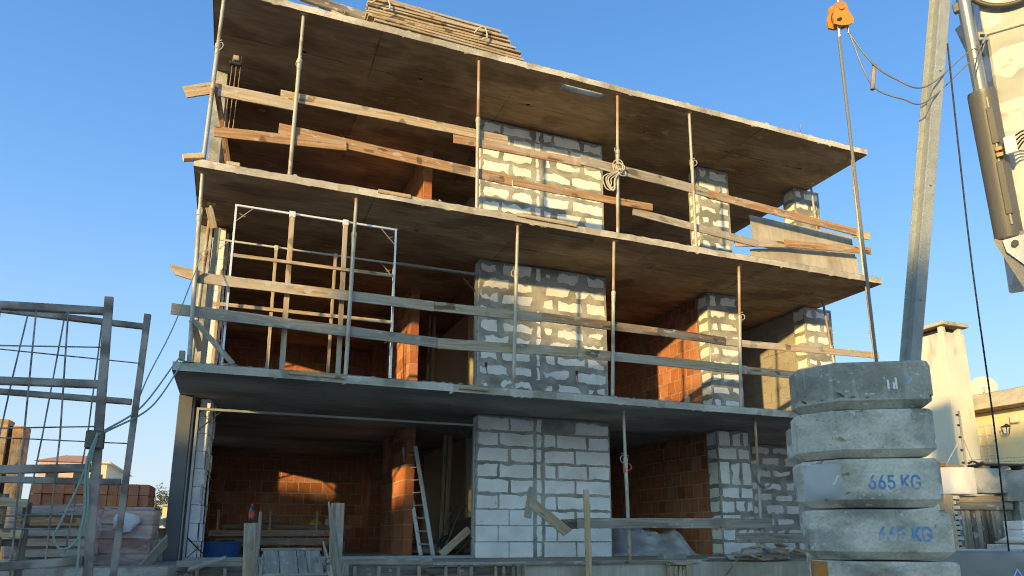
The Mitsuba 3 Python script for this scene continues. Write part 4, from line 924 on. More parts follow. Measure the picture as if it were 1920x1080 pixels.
stake(1.36, 0.3, 1.36, 1.22, 9.0, 0.05, 0.03, 'g', 'low pale stake stub right of the ramp')
stake(1.50, 0.5, 1.50, 1.21, 9.9, 0.10, 0.012, 'g', 'short plastic-wrapped board stub at the formwork right of the ramp')
one('stake', bar((5.14, 9.9, 0.0), (5.10, 9.9, 2.27), 0.085, 0.06, wdir=(1, 0, 0), amp=0.004), 'm_wood_new', 'tall pale upright in front of the ground-floor block wall', 'stake')
one('diagonal_board', bar((4.26, 10.12, 2.08), (4.88, 10.10, 1.62), 0.16, 0.03, amp=0.003, cut=0.03), 'm_wood_tan', 'pale board hanging diagonally before the ground-floor block wall', 'board')
one('hanging_board', bar((4.305, 10.15, 2.30), (4.225, 10.15, 1.84), 0.11, 0.04, wdir=(1, 0, 0)), 'm_wood_grey', 'short dark upright board at the top of the diagonal board', 'board')
one('dark_stub', bar((4.82, 10.2, 1.75), (5.10, 10.2, 1.76), 0.15, 0.03), 'm_wood_dark', 'dark stub behind the lower end of the diagonal board', 'board')  # short dark bar by the diagonal board
one('loose_board', bar((-0.40, 9.85, 1.16), (0.02, 9.75, 1.30), 0.09, 0.03, wdir=(0, 1, 0.4)), 'm_wood_grey', 'loose board lying on the slab edge beside the steel column', 'board')
one('leaning_board', bar((-1.00, 10.3, 1.10), (-0.72, 10.6, 1.50), 0.25, 0.02, wdir=(0.3, 0.9, 0)), 'm_panel', 'pale board leaning at the foot of the steel column, outside', 'board')
k = thing('brick_pack', 'small broken pack of pale bricks in front of the plinth board', 'bricks')
for i in range(5):
    put(f'{k}__brick', bar((6.53 + .075 * i, 9.86, 0.85), (6.54 + .073 * i, 9.86, 1.12 + R.uniform(-.02, .01)), 0.066, 0.10, wdir=(1, 0, 0), amp=0.004), 'm_wood_tan')
put(f'{k}__cap', bar((6.49, 9.85, 1.16), (6.90, 9.85, 1.15), 0.06, 0.12, amp=0.008), 'm_wood_tan')
one('grey_block', box(6.62, 7.05, 10.15, 10.35, ZF + .001, 1.30, 0.008), 'm_mortar', 'short grey block lying on the slab before the plastic sheet', 'block')
# heap of broken boards at the right
NTH = 'first second third fourth fifth sixth seventh eighth ninth tenth eleventh twelfth thirteenth fourteenth fifteenth sixteenth seventeenth eighteenth nineteenth twentieth'.split()
hb = []
for i in range(20):
    if i < 7: x, z, y = 7.55 + 0.2 * i + R.uniform(-.1, .1), 1.19 + 0.025 * (i % 4), 9.95 + R.uniform(-.1, .2)
    else: x, z, y = 8.35 + R.uniform(-.15, .9), 1.20 + R.uniform(0, .24), 9.95 + R.uniform(-.15, .25)
    hb.append((x, y, z, i))
for q, (x, y, z, i) in enumerate(sorted(hb)):
    a = R.uniform(-0.5, 0.5) if i >= 7 else R.uniform(-.1, .1); l = R.uniform(.22, .55) if i >= 7 else R.uniform(.5, .8)
    c, s_ = math.cos(a), math.sin(a); m = R.choice(('m_wood_grey', 'm_wood_grey', 'm_wood_tan', 'm_wood_warm'))
    one('broken_board', bar((x - l / 2 * c, y, z + l / 2 * s_ * .5), (x + l / 2 * c, y + l / 2 * s_, z - l / 2 * s_ * .4), R.uniform(.07, .14), .026, wdir=(R.uniform(-.3, .3), .5, R.uniform(-.5, 1)), amp=0.006, cut=R.uniform(-.03, .03)), m,
        f"{NTH[q]} from the left of the broken boards heaped beside the tall props", 'board', 'heap of broken boards')
one('iron_bar', tube([(7.52, 9.75, 0.98), (7.93, 9.8, 1.37)], 0.013, 8), 'm_rusty', 'iron bar leaning over the heap of broken boards', 'bar', smooth=True)

# ------------------------------------------------------------------ things inside the ground floor
WB = thing('workbench', 'long timber workbench before the brick back wall on the ground floor', 'workbench')
put(f'{WB}__rail', bar((-0.32, 15.0, 1.60), (1.97, 15.0, 1.61), 0.12, 0.04), 'm_wood_tan')
put(f'{WB}__top', box(-0.3, 2.25, 15.05, 15.9, 1.46, 1.50, 0.004), 'm_wood_dark')
put(f'{WB}__skirt', bar((-0.2, 15.04, 1.44), (2.2, 15.04, 1.44), 0.14, 0.02), 'm_wood_grey')
for x in (-0.17, 0.77, 1.67):
    put(f'{WB}__upright', bar((x, 15.03, 1.64), (x, 15.03, 2.04), 0.05, 0.03, wdir=(1, 0, 0)), 'm_wood_tan')
for x in (-0.2, 1.0, 2.1):
    put(f'{WB}__leg', bar((x, 15.2, ZF + .001), (x, 15.2, 1.46), 0.06, 0.05, wdir=(1, 0, 0)), 'm_wood_tan')
k = thing('rear_bench', 'second rough plank bench against the brick back wall', 'bench')
put(f'{k}__plank', bar((-0.1, 17.0, 1.73), (2.65, 17.0, 1.74), 0.40, 0.09, wdir=(0, 1, 0)), 'm_wood_tan')
for x in (0.1, 1.3, 2.5):
    put(f'{k}__leg', bar((x, 17.0, ZF + .001), (x, 17.0, 1.685), 0.10, 0.08, wdir=(1, 0, 0)), 'm_wood_grey')
k = thing('safety_helmet', 'yellow safety helmet lying on the rear bench', 'helmet')
bsdf('m_yellow', (0.75, 0.52, 0.06), 0.35)
hm = trimesh.creation.icosphere(3, 0.135); hm = hm.slice_plane((0, 0, 0), (0, 0, 1)); hm.apply_scale((1.1, 1.15, 0.95)); hm.apply_translation((1.86, 16.95, 1.785))
put(f'{k}__shell', hm, 'm_yellow', smooth=True)
put(f'{k}__brim', place(trimesh.creation.cylinder(0.165, 0.012, sections=28), (1.86, 16.93, 1.792), (1, 0, 0), (0, 1, 0), (0, 0, 1)), 'm_yellow')
one('paper_roll', tube([(2.10, 16.95, 1.79), (2.12, 16.95, 1.92)], 0.05, 14), 'm_signwhite', 'white roll beside the yellow helmet', 'roll', smooth=40)
one('cement_bag', hull([(0.95 + R.uniform(-.28, .28), 16.95 + R.uniform(-.15, .15), 1.79 + abs(R.gauss(0, .05))) for _ in range(60)]), 'm_sack', 'slumped pale sack on the rear bench behind the uprights', 'sack', smooth=60)
bsdf('m_sack', (0.36, 0.33, 0.29), 0.85, b_cw, 0.02)
k = thing('drink_bottle', 'dark cola bottle with a red label standing by the thick post', 'bottle')
bsdf('m_cola', (0.03, 0.012, 0.008), 0.08, None, spec=0.6)
bx_, by_, bz_ = 0.262, 9.2, 1.722
put(f'{k}__body', tube([(bx_, by_, bz_ + h) for h in (0, .008, .06, .09, .12, .15, .18, .20)], [.03, .034, .034, .032, .034, .032, .018, .012], 18), 'm_cola', smooth=40)
put(f'{k}__label', tube([(bx_, by_, bz_ + h) for h in (.065, .118)], .0352, 18), 'm_redtape', smooth=40)
put(f'{k}__cap', tube([(bx_, by_, bz_ + h) for h in (.199, .218)], .0135, 12), 'm_redtape', smooth=40)
k = thing('blue_tub', 'blue plastic tub beside the left end of the ground-floor opening', 'tub')
bsdf('m_blue', (0.035, 0.10, 0.28), 0.4)
def lathe(prof, c, n=36, sx=1.0):
    V = np.array([(r * math.cos(a) * sx, r * math.sin(a), z) for r, z in prof for a in np.arange(n) * 2 * math.pi / n]) + np.asarray(c); Fc = []
    for i in range(len(prof) - 1):
        for j in range(n):
            a, b, c_, d = i * n + j, i * n + (j + 1) % n, (i + 1) * n + (j + 1) % n, (i + 1) * n + j; Fc += [(a, b, c_), (a, c_, d)]
    return trimesh.Trimesh(V, np.array(Fc), process=False)
put(f'{k}__wall', lathe([(0.0, .004), (0.30, .004), (0.345, .25), (0.335, .25), (0.29, .012), (0, .012)], (-0.14, 13.1, ZF), sx=1.15), 'm_blue', smooth=40)
put(f'{k}__rim', place(ring((0, 0, 0), (0, 0, 1), 0.348, 0.014, 40, 8), (-0.14, 13.1, ZF + .25), (1.15, 0, 0), (0, 1, 0), (0, 0, 1)), 'm_blue', smooth=True)
k = thing('ladder', 'white aluminium ladder leaning beside the brick partition', 'ladder')
la, lb = np.array([3.60, 13.2, ZF + .002]), np.array([3.27, 13.5, 3.26])
for e, m in ((np.array([0, 0, 0]), 'm_whiteframe'), (np.array([-0.15, 0.34, 0]), 'm_whiteframe')):
    put(f'{k}__stile', bar(la + e, lb + e, 0.075, 0.028, wdir=(1, 0, 0), amp=0.0005, seg=3), m)
for t in np.linspace(0.1, 0.92, 8):
    put(f'{k}__rung', tube([la + (lb - la) * t, la + (lb - la) * t + np.array([-0.15, 0.34, 0])], 0.014, 8), 'm_whiteframe', smooth=True)
for x, l, w in ((4.13, 'left', .07), (4.24, 'right', .10)):
    one('timber_prop', bar((x - .02, 14.6, ZF + .001), (x + .05, 14.6, GT), w, 0.08, wdir=(1, 0, 0)), 'm_wood_tan', f'{l} one of two upright timber props in the dark passage of the ground floor', 'timber prop')
    one('timber_prop', bar((x - .17, 15.5, Z1), (x - .13, 15.5, MT), w * .8, 0.07, wdir=(1, 0, 0)), 'm_wood_tan', f'{l} one of two upright timber props behind the brick partition, middle floor', 'timber prop')
one('timber_strut', bar((3.44, 12.1, ZF + .05), (3.92, 12.05, 1.68), 0.13, 0.05), 'm_wood_tan', 'diagonal timber leaning on the left end of the ground-floor block wall', 'timber')
WBW = thing('wheelbarrow', 'dark wheelbarrow tipped up in the ground-floor passage', 'wheelbarrow')
tr = hull([(4.02, 13.55, 1.30), (4.42, 13.55, 1.34), (4.10, 13.95, 1.28), (4.46, 13.95, 1.36), (4.10, 13.45, 1.85), (4.52, 13.5, 1.95), (4.2, 14.0, 1.8), (4.56, 14.0, 1.9)])
put(f'{WBW}__tray', tr, 'm_darkpaint')
for dy in (13.42, 14.02):
    put(f'{WBW}__handle', tube(spline([(3.85, dy, ZF + .04), (3.98, dy, 1.55), (4.14, dy, 1.95), (4.30, dy, 2.15)], 6), 0.018, 8), 'm_darkpaint', smooth=True)
put(f'{WBW}__wheel', ring((4.05, 13.72, 1.40), (0, 1, 0), 0.14, 0.045, 24, 10), 'm_black', smooth=True)
one('sand_heap', hull([(3.6 + R.uniform(-.25, .6), 14.3 + R.uniform(-.3, .4), ZF + .002 + abs(R.gauss(0, .09))) for _ in range(70)]), 'm_mortar', 'grey heap of mortar at the foot of the timber props', 'heap', smooth=50)
# plastic sheet over a pile
def f_film(p, n, uv):
    a = fbm(p.x * 2.2, p.y * 2.2, p.z * 3.5, 4); return mix((0.30, 0.30, 0.30), (0.60, 0.60, 0.60), smoothstep(0.3, 0.7, a))
def b_film(p, n, uv): return fbm(p.x * 4, p.y * 4, p.z * 9, 4)
bsdf('m_film', proc(f_film), 0.45, b_film, 0.12, spec=0.5)
def drape(x0, x1, y0, y1, z0, h, seed, nx=60, ny=24):
    rng = np.random.default_rng(seed); xs, ys = np.linspace(0, 1, nx), np.linspace(0, 1, ny)
    a = sn(rng, nx, 6) * .5 + sn(rng, nx, 14) * .25; b = sn(rng, ny, 5) * .3
    V = []
    for j, y in enumerate(ys):
        for i, x in enumerate(xs):
            e = min(1, min(x, 1 - x) * 6) * min(1, min(y, 1 - y) * 5); e = e * e * (3 - 2 * e)
            cr = 0.06 * math.sin(17 * x + 9 * y + 4 * a[i]) + 0.05 * math.sin(31 * x - 13 * y + 3 * b[j])
            V.append((x0 + (x1 - x0) * x, y0 + (y1 - y0) * y, z0 + h * e * (0.85 + 0.2 * a[i] - 0.25 * x + cr)))
    Fc = [(j * nx + i, j * nx + i + 1, (j + 1) * nx + i + 1) for j in range(ny - 1) for i in range(nx - 1)] + [(j * nx + i, (j + 1) * nx + i + 1, (j + 1) * nx + i) for j in range(ny - 1) for i in range(nx - 1)]
    return trimesh.Trimesh(np.array(V), np.array(Fc), process=False)
one('plastic_sheet', drape(6.75, 8.9, 12.1, 14.0, ZF + .003, 0.68, 5), 'm_film', 'grey plastic sheet draped over a pile in the ground-floor brick room', 'plastic sheet', smooth=True)
# slats and tools in the middle floor brick room
for i, (x, y) in enumerate(((6.55, 13.6), (6.95, 13.3), (7.35, 13.0))):
    one('leaning_batten', bar((x, y, Z1 + .002), (x + .22, y + .3, 5.9), 0.055, 0.03, wdir=(1, 0, 0)), 'm_wood_tan', '%s of the three slats leaning in the middle-floor brick room' % ('leftmost', 'middle', 'rightmost')[i], 'slat', 'slats leaning in the middle-floor brick room')
one('prop_board', bar((8.45, 12.0, Z1 + .02), (8.75, 12.3, 4.42), 0.12, 0.05, wdir=(1, 0, 0)), 'm_wood_grey', 'short grey board leaning against the sunlit brick beside the block pier', 'board')
one('brick_rubble', hull([(8.2 + R.uniform(-.3, .5), 11.4 + R.uniform(-.2, .3), Z1 + .002 + abs(R.gauss(0, .05))) for _ in range(50)]), 'm_brick2', 'reddish rubble on the middle floor beside the block pier', 'rubble')
one('cord_coil', cat(ring((8.05, 11.5, Z1 + .08), (0.3, 1, 0.2), 0.08, 0.01), ring((8.1, 11.5, Z1 + .07), (-0.3, 1, 0.1), 0.07, 0.01)), 'm_redtape', 'small coil of red cord on the middle floor beside the rubble', 'cord', smooth=True)
one('red_ribbon', tube(spline([(2.02, 10.55, 4.45), (2.10, 10.5, 4.49), (2.18, 10.52, 4.42)], 5), 0.012, 6), 'm_redtape', 'red ribbon tied on the right leg of the lower white frame', 'ribbon', smooth=True)
# crumbs of mortar along the slab edges
for zs, x0, x1, nn, lb in ((Z1, -0.6, 9.0, 60, 'lowest'), (Z2, 4.5, 9.5, 50, 'second')):
    cr = []
    for i in range(nn):
        x = R.uniform(x0, x1); s_ = R.uniform(.008, .032)
        cr.append(hull([(x + R.uniform(-s_, s_) * 2, 10.03 + R.uniform(0, .08), zs - .004 + R.uniform(0, s_)) for _ in range(12)]))
    one('mortar_crumbs', cat(*cr), 'm_mortar', f'crumbs of mortar strewn along the edge of the {lb} slab', 'rubble', kind='stuff')

# ------------------------------------------------------------------ left: rebar frames, hose, brick pallets
def rframe(label, y, ups, rails, vs, hs, t):
    k = thing('rebar_frame', label, 'steel frame')
    for (x0, x1, zt) in ups: put(f'{k}__upright', bar((x0, y, 0.0), (x1, y, zt), t, t * .8, wdir=(1, 0, 0), amp=0.002), 'm_rusty')
    for (x0, z0, x1, z1) in rails: put(f'{k}__rail', bar((x0, y + .004, z0), (x1, y + .004, z1), t, t * .9, amp=0.002), 'm_rusty')
    for v in vs: put(f'{k}__rod', tube([(a, y - .02, b) for a, b in v], 0.0068, 6), 'm_rusty', smooth=True)
    for v in hs: put(f'{k}__cross_rod', tube([(a, y - .036, b) for a, b in v], 0.006, 6), 'm_rusty', smooth=True)
rframe('nearer rusty rebar frame standing at the left edge of the picture', 6.2, [(-0.87, -1.02, 3.43), (-3.1, -3.35, 3.3)], [(-3.3, 3.19, -1.04, 3.315), (-3.25, 2.64, -1.02, 2.725), (-3.2, 1.95, -1.0, 2.08), (-3.2, 1.22, -0.97, 1.40)],
       [[(-1.49, 3.26), (-1.47, 2.77), (-1.38, 0.6)], [(-1.28, 3.28), (-1.22, 2.3), (-1.19, 0.6)], [(-1.72, 3.25), (-1.68, 0.6)]], [[(-3.2, 2.84), (-1.03, 3.01)], [(-3.2, 2.22), (-1.0, 2.39)], [(-3.1, 1.56), (-1.0, 1.76)]], 0.062)
rframe('farther rusty rebar frame close to the steel column', 7.2, [(-0.90, -0.85, 3.60), (-3.3, -3.3, 3.6)], [(-3.3, 3.55, -0.88, 3.48), (-3.3, 2.81, -0.90, 2.765), (-3.3, 2.03, -0.91, 2.04)],
       [[(-1.79, 3.48), (-1.83, 2.92), (-1.95, 0.8)], [(-1.51, 3.47), (-1.55, 2.41), (-1.64, 0.8)], [(-1.21, 3.48), (-1.21, 2.42), (-1.30, 0.8)]], [[(-3.2, 3.18), (-0.87, 3.12)], [(-3.2, 2.39), (-0.89, 2.38)], [(-3.2, 1.63), (-0.9, 1.63)]], 0.055)
k = thing('garden_hose', 'pale green hose looped over the rebar frame and stretched to the lowest slab', 'hose')
bsdf('m_hose', (0.24, 0.34, 0.27), 0.45)
hp = lambda q, y: [(a, y, b) for a, b in q]
put(f'{k}__loop', tube(spline(hp([(-0.97, 2.34), (-0.985, 2.26), (-1.04, 1.98), (-1.14, 1.65), (-1.165, 1.57), (-1.12, 1.49), (-1.05, 1.50), (-0.99, 1.61), (-0.975, 1.79), (-1.0, 2.06), (-0.97, 2.30)], 6.13), 8), 0.0085, 8), 'm_hose', smooth=True)
put(f'{k}__tail', tube(spline(hp([(-0.97, 2.32), (-1.015, 2.1), (-0.99, 1.75), (-1.0, 1.6), (-0.99, 1.29), (-1.02, 0.3)], 6.12), 8), 0.0085, 8), 'm_hose', smooth=True)
put(f'{k}__span', tube(spline([(-0.96, 6.13, 2.33), (-0.85, 7.6, 2.80), (-0.74, 9.3, 3.62), (-0.70, 9.93, 3.88)], 10), 0.0085, 8), 'm_hose', smooth=True)
put(f'{k}__span', tube(spline([(-0.96, 6.13, 2.32), (-0.80, 7.8, 2.82), (-0.71, 9.3, 3.52), (-0.69, 9.93, 3.82)], 10), 0.0085, 8), 'm_hose', smooth=True)
put(f'{k}__binding', box(-1.05, -0.93, 6.14, 6.24, 2.22, 2.36, 0.01), 'm_darkpaint')
one('thin_cable', tube(spline([(-0.62, 9.95, 5.24), (-0.79, 9.2, 4.06), (-0.90, 8.2, 3.2), (-0.89, 7.25, 2.62)], 10), 0.0075, 6), 'm_hose', 'thin dark cable running from the second floor corner down to the rebar frame', 'cable', smooth=True)
one('slab_corner_block', box(-0.76, -0.69, 9.92, 10.0, Z1 + .002, 3.92, 0.005), 'm_wood_tan', 'small wood block at the left corner of the lowest slab', 'timber')

WP = thing('wrapped_pallet', 'pallet of brown bricks wrapped in clear film beside the steel column', 'pallet')
def f_wrap(p, n, uv):
    q = p.z / 0.19 - dr.floor(p.z / 0.19); row = smoothstep(0.02, 0.10, q) * (1 - smoothstep(0.9, 0.98, q))
    a = fbm(p.x * 3, p.y * 3, p.z * 7, 4)
    c = mix((0.12, 0.08, 0.065), mix((0.42, 0.235, 0.18), (0.55, 0.40, 0.33), smoothstep(0.3, 0.7, a)), 0.35 + 0.65 * row)
    return mix(c, (0.52, 0.50, 0.49), 0.8 * smoothstep(0.60, 0.72, fbm(p.x * 1.8, p.y * 1.8, p.z * 11, 3)))
bsdf('m_wrap', proc(f_wrap), 0.25, b_film, 0.03, spec=0.6)
def crate(x0, x1, y0, y1, z0, z1, seed):
    m = tri(man(box(x0, x1, y0, y1, z0, z1, 0.03)).refine_to_length(0.07)); v = np.array(m.vertices); rng = np.random.default_rng(seed); p = rng.uniform(0, 9, 6)
    c = np.array([(x0 + x1) / 2, (y0 + y1) / 2, (z0 + z1) / 2]); d = v - c
    v = v + d * (0.025 * np.sin(9 * v[:, 0] + p[0] + 2 * np.sin(7 * v[:, 2])) * np.sin(8 * v[:, 2] + p[1]) + 0.02 * np.sin(23 * v[:, 2] + p[2] + 3 * np.sin(4 * v[:, 0])))[:, None]
    return trimesh.Trimesh(v, m.faces, process=False)
put(f'{WP}__brick_load', crate(-1.71, -0.93, 10.9, 11.8, 1.10, 1.92, 3), 'm_wrap', smooth=50)
for z in (0.0, ):
    put(f'{WP}__timber_base', box(-1.75, -0.9, 10.9, 11.8, 0.0, 1.08, 0.02), 'm_wood_dark')
WP2 = thing('wrapped_pallet', 'film-wrapped stack of brown boards behind the rebar frames', 'pallet')
put(f'{WP2}__board_load', crate(-2.30, -1.50, 9.6, 10.6, 1.22, 1.92, 7), 'm_wrap', smooth=50)
put(f'{WP2}__timber_base', box(-2.35, -1.45, 9.62, 10.6, 0.0, 1.2, 0.02), 'm_wood_dark')
for i in range(6):
    z = 1.26 + i * 0.115
    one('wrapped_board', bar((-2.2, 9.52, z), (-1.48, 9.50, z), 0.085, 0.04, amp=0.004), R.choice(('m_wood_grey', 'm_wood_dark', 'm_wood_warm')), '%s brown board on the face of the wrapped stack behind the rebar frames' % ('lowest', 'second lowest', 'third', 'fourth', 'second highest', 'highest')[i], 'board', 'boards on the wrapped stack')
BP = thing('brick_stack', 'stack of new orange bricks on the pallet behind the rebar frames', 'bricks')
for j in range(2):
    for i in range(11):
        put(f'{BP}__brick', box(-2.46 + i * .128, -2.46 + i * .128 + .122, 11.2 + R.uniform(0, .06), 11.45, 1.955 + j * .155, 1.955 + j * .155 + .15, 0.004), f'm_brick{R.choice((0, 0, 2))}')
    for i in range(5):
        put(f'{BP}__brick', box(-1.172, -1.05, 11.46 + i * .128, 11.58 + i * .128, 1.955 + j * .155, 1.955 + j * .155 + .15, 0.004), 'm_brick0')
put(f'{BP}__inner_bricks', box(-2.45, -1.18, 11.46, 12.1, 1.955, 2.25), 'm_brick1')
put(f'{BP}__timber_base', box(-2.6, -0.95, 11.15, 12.1, 1.925, 1.95), 'm_wood_tan')
put(f'{BP}__support', box(-2.6, -1.76, 11.2, 12.1, 0, 1.92), 'm_wood_dark')
for i, (x, z) in enumerate(((-2.02, 1.60), (-2.02, 1.90), (-2.0, 1.30))):
    k = thing('pallet_block', '%s pale timber of the broken pallet at the left picture edge' % ('middle', 'upper', 'lower')[i], 'timber', 'timbers of the broken pallet')
    put(f'{k}__deck_board', bar((x - .14, 8.5, z), (x + .14, 8.5, z - .02), 0.085, 0.04, amp=0.005), 'm_wood_new')
    put(f'{k}__spacer', box(x - .12, x - .05, 8.52, 8.6, z - .22, z - .05, 0.005), 'm_wood_warm')
k = thing('upright_timber', 'pair of dark upright timbers behind the broken pallet at the left', 'timber')
put(f'{k}__stud', bar((-2.14, 8.62, 0.0), (-2.12, 8.62, 1.98), 0.09, 0.04, wdir=(1, 0, 0)), 'm_wood_dark')
put(f'{k}__stud', bar((-1.9, 8.62, 0.0), (-1.9, 8.62, 1.9), 0.07, 0.04, wdir=(1, 0, 0)), 'm_wood_dark')
put(f'{k}__tie', bar((-2.14, 8.65, 1.5), (-1.88, 8.65, 1.5), 0.07, 0.02), 'm_wood_dark')
one('white_bag', hull([(-1.30 + R.gauss(0, .09), 10.75 + R.gauss(0, .05), 1.70 + R.gauss(0, .09)) for _ in range(40)]), 'm_sheetwhite', 'crumpled white plastic hanging between the two wrapped pallets', 'plastic', smooth=40)
bsdf('m_sheetwhite', (0.62, 0.58, 0.52), 0.45, b_film, 0.03)
one('low_wall', box(-6.0, -0.60, 9.45, 9.75, 0.0, 1.225, 0.015), 'm_concrete', 'low grey concrete wall at the bottom left below the pallets', 'wall')
for i in range(3):
    one('drain_pipe', tube([(-1.16 + .1 * i, 13.6, 1.74 + .03 * (i % 2)), (-1.10 + .1 * i, 15.5, 1.84)], 0.055, 14), 'm_panel', ('left', 'middle', 'right')[i] + ' of the grey pipes lying behind the wrapped pallet by the steel column', 'pipe', 'pipes behind the wrapped pallet', smooth=40)
one('pipe_rack', box(-1.3, -0.86, 13.7, 15.4, 0, 1.68), 'm_wood_dark', 'dark rack under the grey pipes', 'rack')
# far left buildings and the tree between them
HB = thing('plywood_hut', 'sunlit plywood-clad hut at the far left behind the rebar frames', 'hut')
put(f'{HB}__wall', box(-9.0, -4.54, 18.0, 18.5, 0, 3.97), 'm_ply'); put(f'{HB}__wall_panel', box(-4.44, -4.22, 18.0, 18.5, 0, 3.84), 'm_ply'); put(f'{HB}__dark_joint', box(-4.54, -4.44, 18.12, 18.4, 0, 3.84), 'm_black')
bsdf('m_ply', mk_wood((0.30, 0.17, 0.08), (0.44, 0.28, 0.15), (0.40, 0.32, 0.22), 0.0), 0.8)
bsdf('m_pink', (0.52, 0.36, 0.31), 0.9); bsdf('m_cream', (0.66, 0.56, 0.38), 0.9); bsdf('m_tile', (0.36, 0.20, 0.14), 0.9); bsdf('m_windowdark', (0.03, 0.035, 0.04), 0.15)
def far_house(lab, x0, x1, y, z1, mat, zr, nw):
    k = thing('far_house', lab, 'house')
    put(f'{k}__wall', box(x0, x1, y, y + 8, 0, z1), mat)
    put(f'{k}__roof', hull([(x0 - .2, y - .2, z1), (x1 + .2, y - .2, z1), (x0 - .2, y + 8.2, z1), (x1 + .2, y + 8.2, z1), (x0 + (x1 - x0) * .3, y + 2, z1 + zr), (x0 + (x1 - x0) * .75, y + 2, z1 + zr), (x0 + (x1 - x0) * .3, y + 6, z1 + zr), (x0 + (x1 - x0) * .75, y + 6, z1 + zr)]), 'm_tile' if mat == 'm_pink' else mat)
    for i in range(nw):
        x = x0 + (i + .5) * (x1 - x0) / nw; put(f'{k}__window', box(x - .25, x + .25, y - .03, y + .1, z1 - 1.3, z1 - .5), 'm_windowdark')
far_house('pale pink far house over the brick stack', -8.6, -6.3, 40, 4.95, 'm_pink', 0.5, 2)
far_house('sunlit cream far house right of the pink one', -6.25, -5.45, 38, 4.75, 'm_cream', 0.3, 1)
far_house('sunlit far house low beside the steel column', -2.3, -0.5, 30, 2.6, 'm_cream', 0.2, 2)

def f_leaf(p, n, uv):
    return mix((0.035, 0.06, 0.025), (0.10, 0.13, 0.05), cell_rand(p.x * 9, p.y * 9, p.z * 9))
scene['m_leaf'] = {'type': 'twosided', 'bsdf': {'type': 'principled', 'base_color': proc(f_leaf), 'roughness': 0.7}}
def tree(label, c, rx, rz, trunk, n, leaf, seed, name='tree', group=None):
    rng = np.random.default_rng(seed); k = thing(name, label, 'tree', group)
    c = np.asarray(c, float)
    put(f'{k}__trunk', cat(tube([(c[0], c[1], 0), (c[0] + .05, c[1], c[2] - rz * .5), (c[0], c[1], c[2])], [trunk, trunk * .7, trunk * .3], 9), *[tube([(c[0], c[1], c[2] - rz * .6), c + rng.normal(0, .45, 3) * (rx, rx, rz * .8)], [trunk * .4, trunk * .12], 6) for _ in range(7)]), 'm_wood_dark')
    cl = rng.normal(0, 1, (26, 3)); cl /= np.linalg.norm(cl, axis=1, keepdims=True); cl *= rng.uniform(.35, .95, (26, 1)); V = []
    for i in range(n):
        q = cl[rng.integers(26)] + rng.normal(0, .17, 3); p0 = c + q * (rx, rx, rz)
        a, b = unit(rng.normal(0, 1, 3)), rng.normal(0, 1, 3); b = unit(b - a * (a @ b)); s_ = leaf * rng.uniform(.6, 1.3)
        V += [p0 - a * s_, p0 + b * s_ * .5, p0 + a * s_, p0 - b * s_ * .5]
    i = np.arange(n) * 4
    put(f'{k}__crown', trimesh.Trimesh(np.array(V), np.vstack([np.stack([i, i + 1, i + 2], 1), np.stack([i, i + 2, i + 3], 1)]), process=False), 'm_leaf')
tree('small dark tree in the distance left of the steel column', (-2.85, 35, 2.75), 0.66, 0.88, .10, 1500, .055, 4)
tree('second small tree in the distance just behind the steel column', (-1.9, 37, 2.5), 0.7, 0.78, .10, 1300, .055, 5)

# ------------------------------------------------------------------ right: neighbouring house, garden wall, gate
def f_cream(p, n, uv):
    a = fbm(p.x * 1.4, p.y * 1.4, p.z * 1.0, 4); st = smoothstep(0.6, 0.75, fbm(p.x * 3, p.y * 3, p.z * .7, 3))
    return mix((0.60, 0.55, 0.44), (0.70, 0.645, 0.53), a) * (1 - 0.28 * st)
bsdf('m_creamwall', proc(f_cream), 0.9, b_mortar, 0.006)
NH = thing('neighbour_house', 'cream rendered house with a tall chimney on the right', 'house')
put(f'{NH}__chimney', box(22.82, 23.92, 16.92, 18.6, 0, 8.60, 0.02), 'm_creamwall')
for x, y in ((22.9, 17.0), (23.72, 17.0), (22.9, 18.2), (23.72, 18.2)):
    put(f'{NH}__chimney_leg', box(x - .07, x + .10, y - .06, y + .1, 8.60, 8.82), 'm_creamwall')
put(f'{NH}__chimney_flue', box(23.05, 23.65, 17.15, 18.1, 8.58, 8.8), 'm_black')
put(f'{NH}__chimney_cap', box(22.70, 24.02, 16.78, 18.5, 8.82, 8.96, 0.015), 'm_concrete')
put(f'{NH}__front_wall', box(23.93, 31, 17.7, 24, 0, 5.9), 'm_creamwall')
put(f'{NH}__side_wall', box(24.75, 31, 10.5, 17.69, 0, 5.86), 'm_yellowwall')
bsdf('m_yellowwall', (0.68, 0.60, 0.42), 0.9, b_mortar, 0.004)
put(f'{NH}__canopy', box(24.05, 31.2, 10.2, 17.68, 5.88, 6.42, 0.02), 'm_concrete')
wn = nk(f'{NH}__window'); labels[wn] = {}
put(f'{wn}__frame', cat(*[box(24.70, 24.78, a, b, c, d) for a, b, c, d in ((16.90, 16.96, 3.6, 5.45), (17.44, 17.50, 3.6, 5.45), (16.90, 17.50, 5.38, 5.45), (17.18, 17.21, 3.6, 5.4), (16.92, 17.48, 4.7, 4.74), (16.92, 17.48, 4.35, 4.39), (16.92, 17.48, 5.05, 5.09))]), 'm_whiteframe')
put(f'{wn}__lit_pane', box(24.74, 24.76, 16.96, 17.44, 3.6, 5.38), 'm_cream')  # cream colour paints in the sunlit window reveal
put(f'{NH}__window', box(24.70, 24.78, 14.1, 15.35, 3.4, 5.35), 'm_windowdark')
put(f'{NH}__window_surround', box(24.66, 24.77, 15.36, 15.5, 3.3, 5.45), 'm_whiteframe')
put(f'{NH}__wall_box', box(24.55, 24.74, 15.95, 16.2, 5.35, 5.62, 0.02), 'm_creamwall')
k = thing('wall_lamp', 'black lantern lamp on the yellow wall of the house at the right', 'lamp')
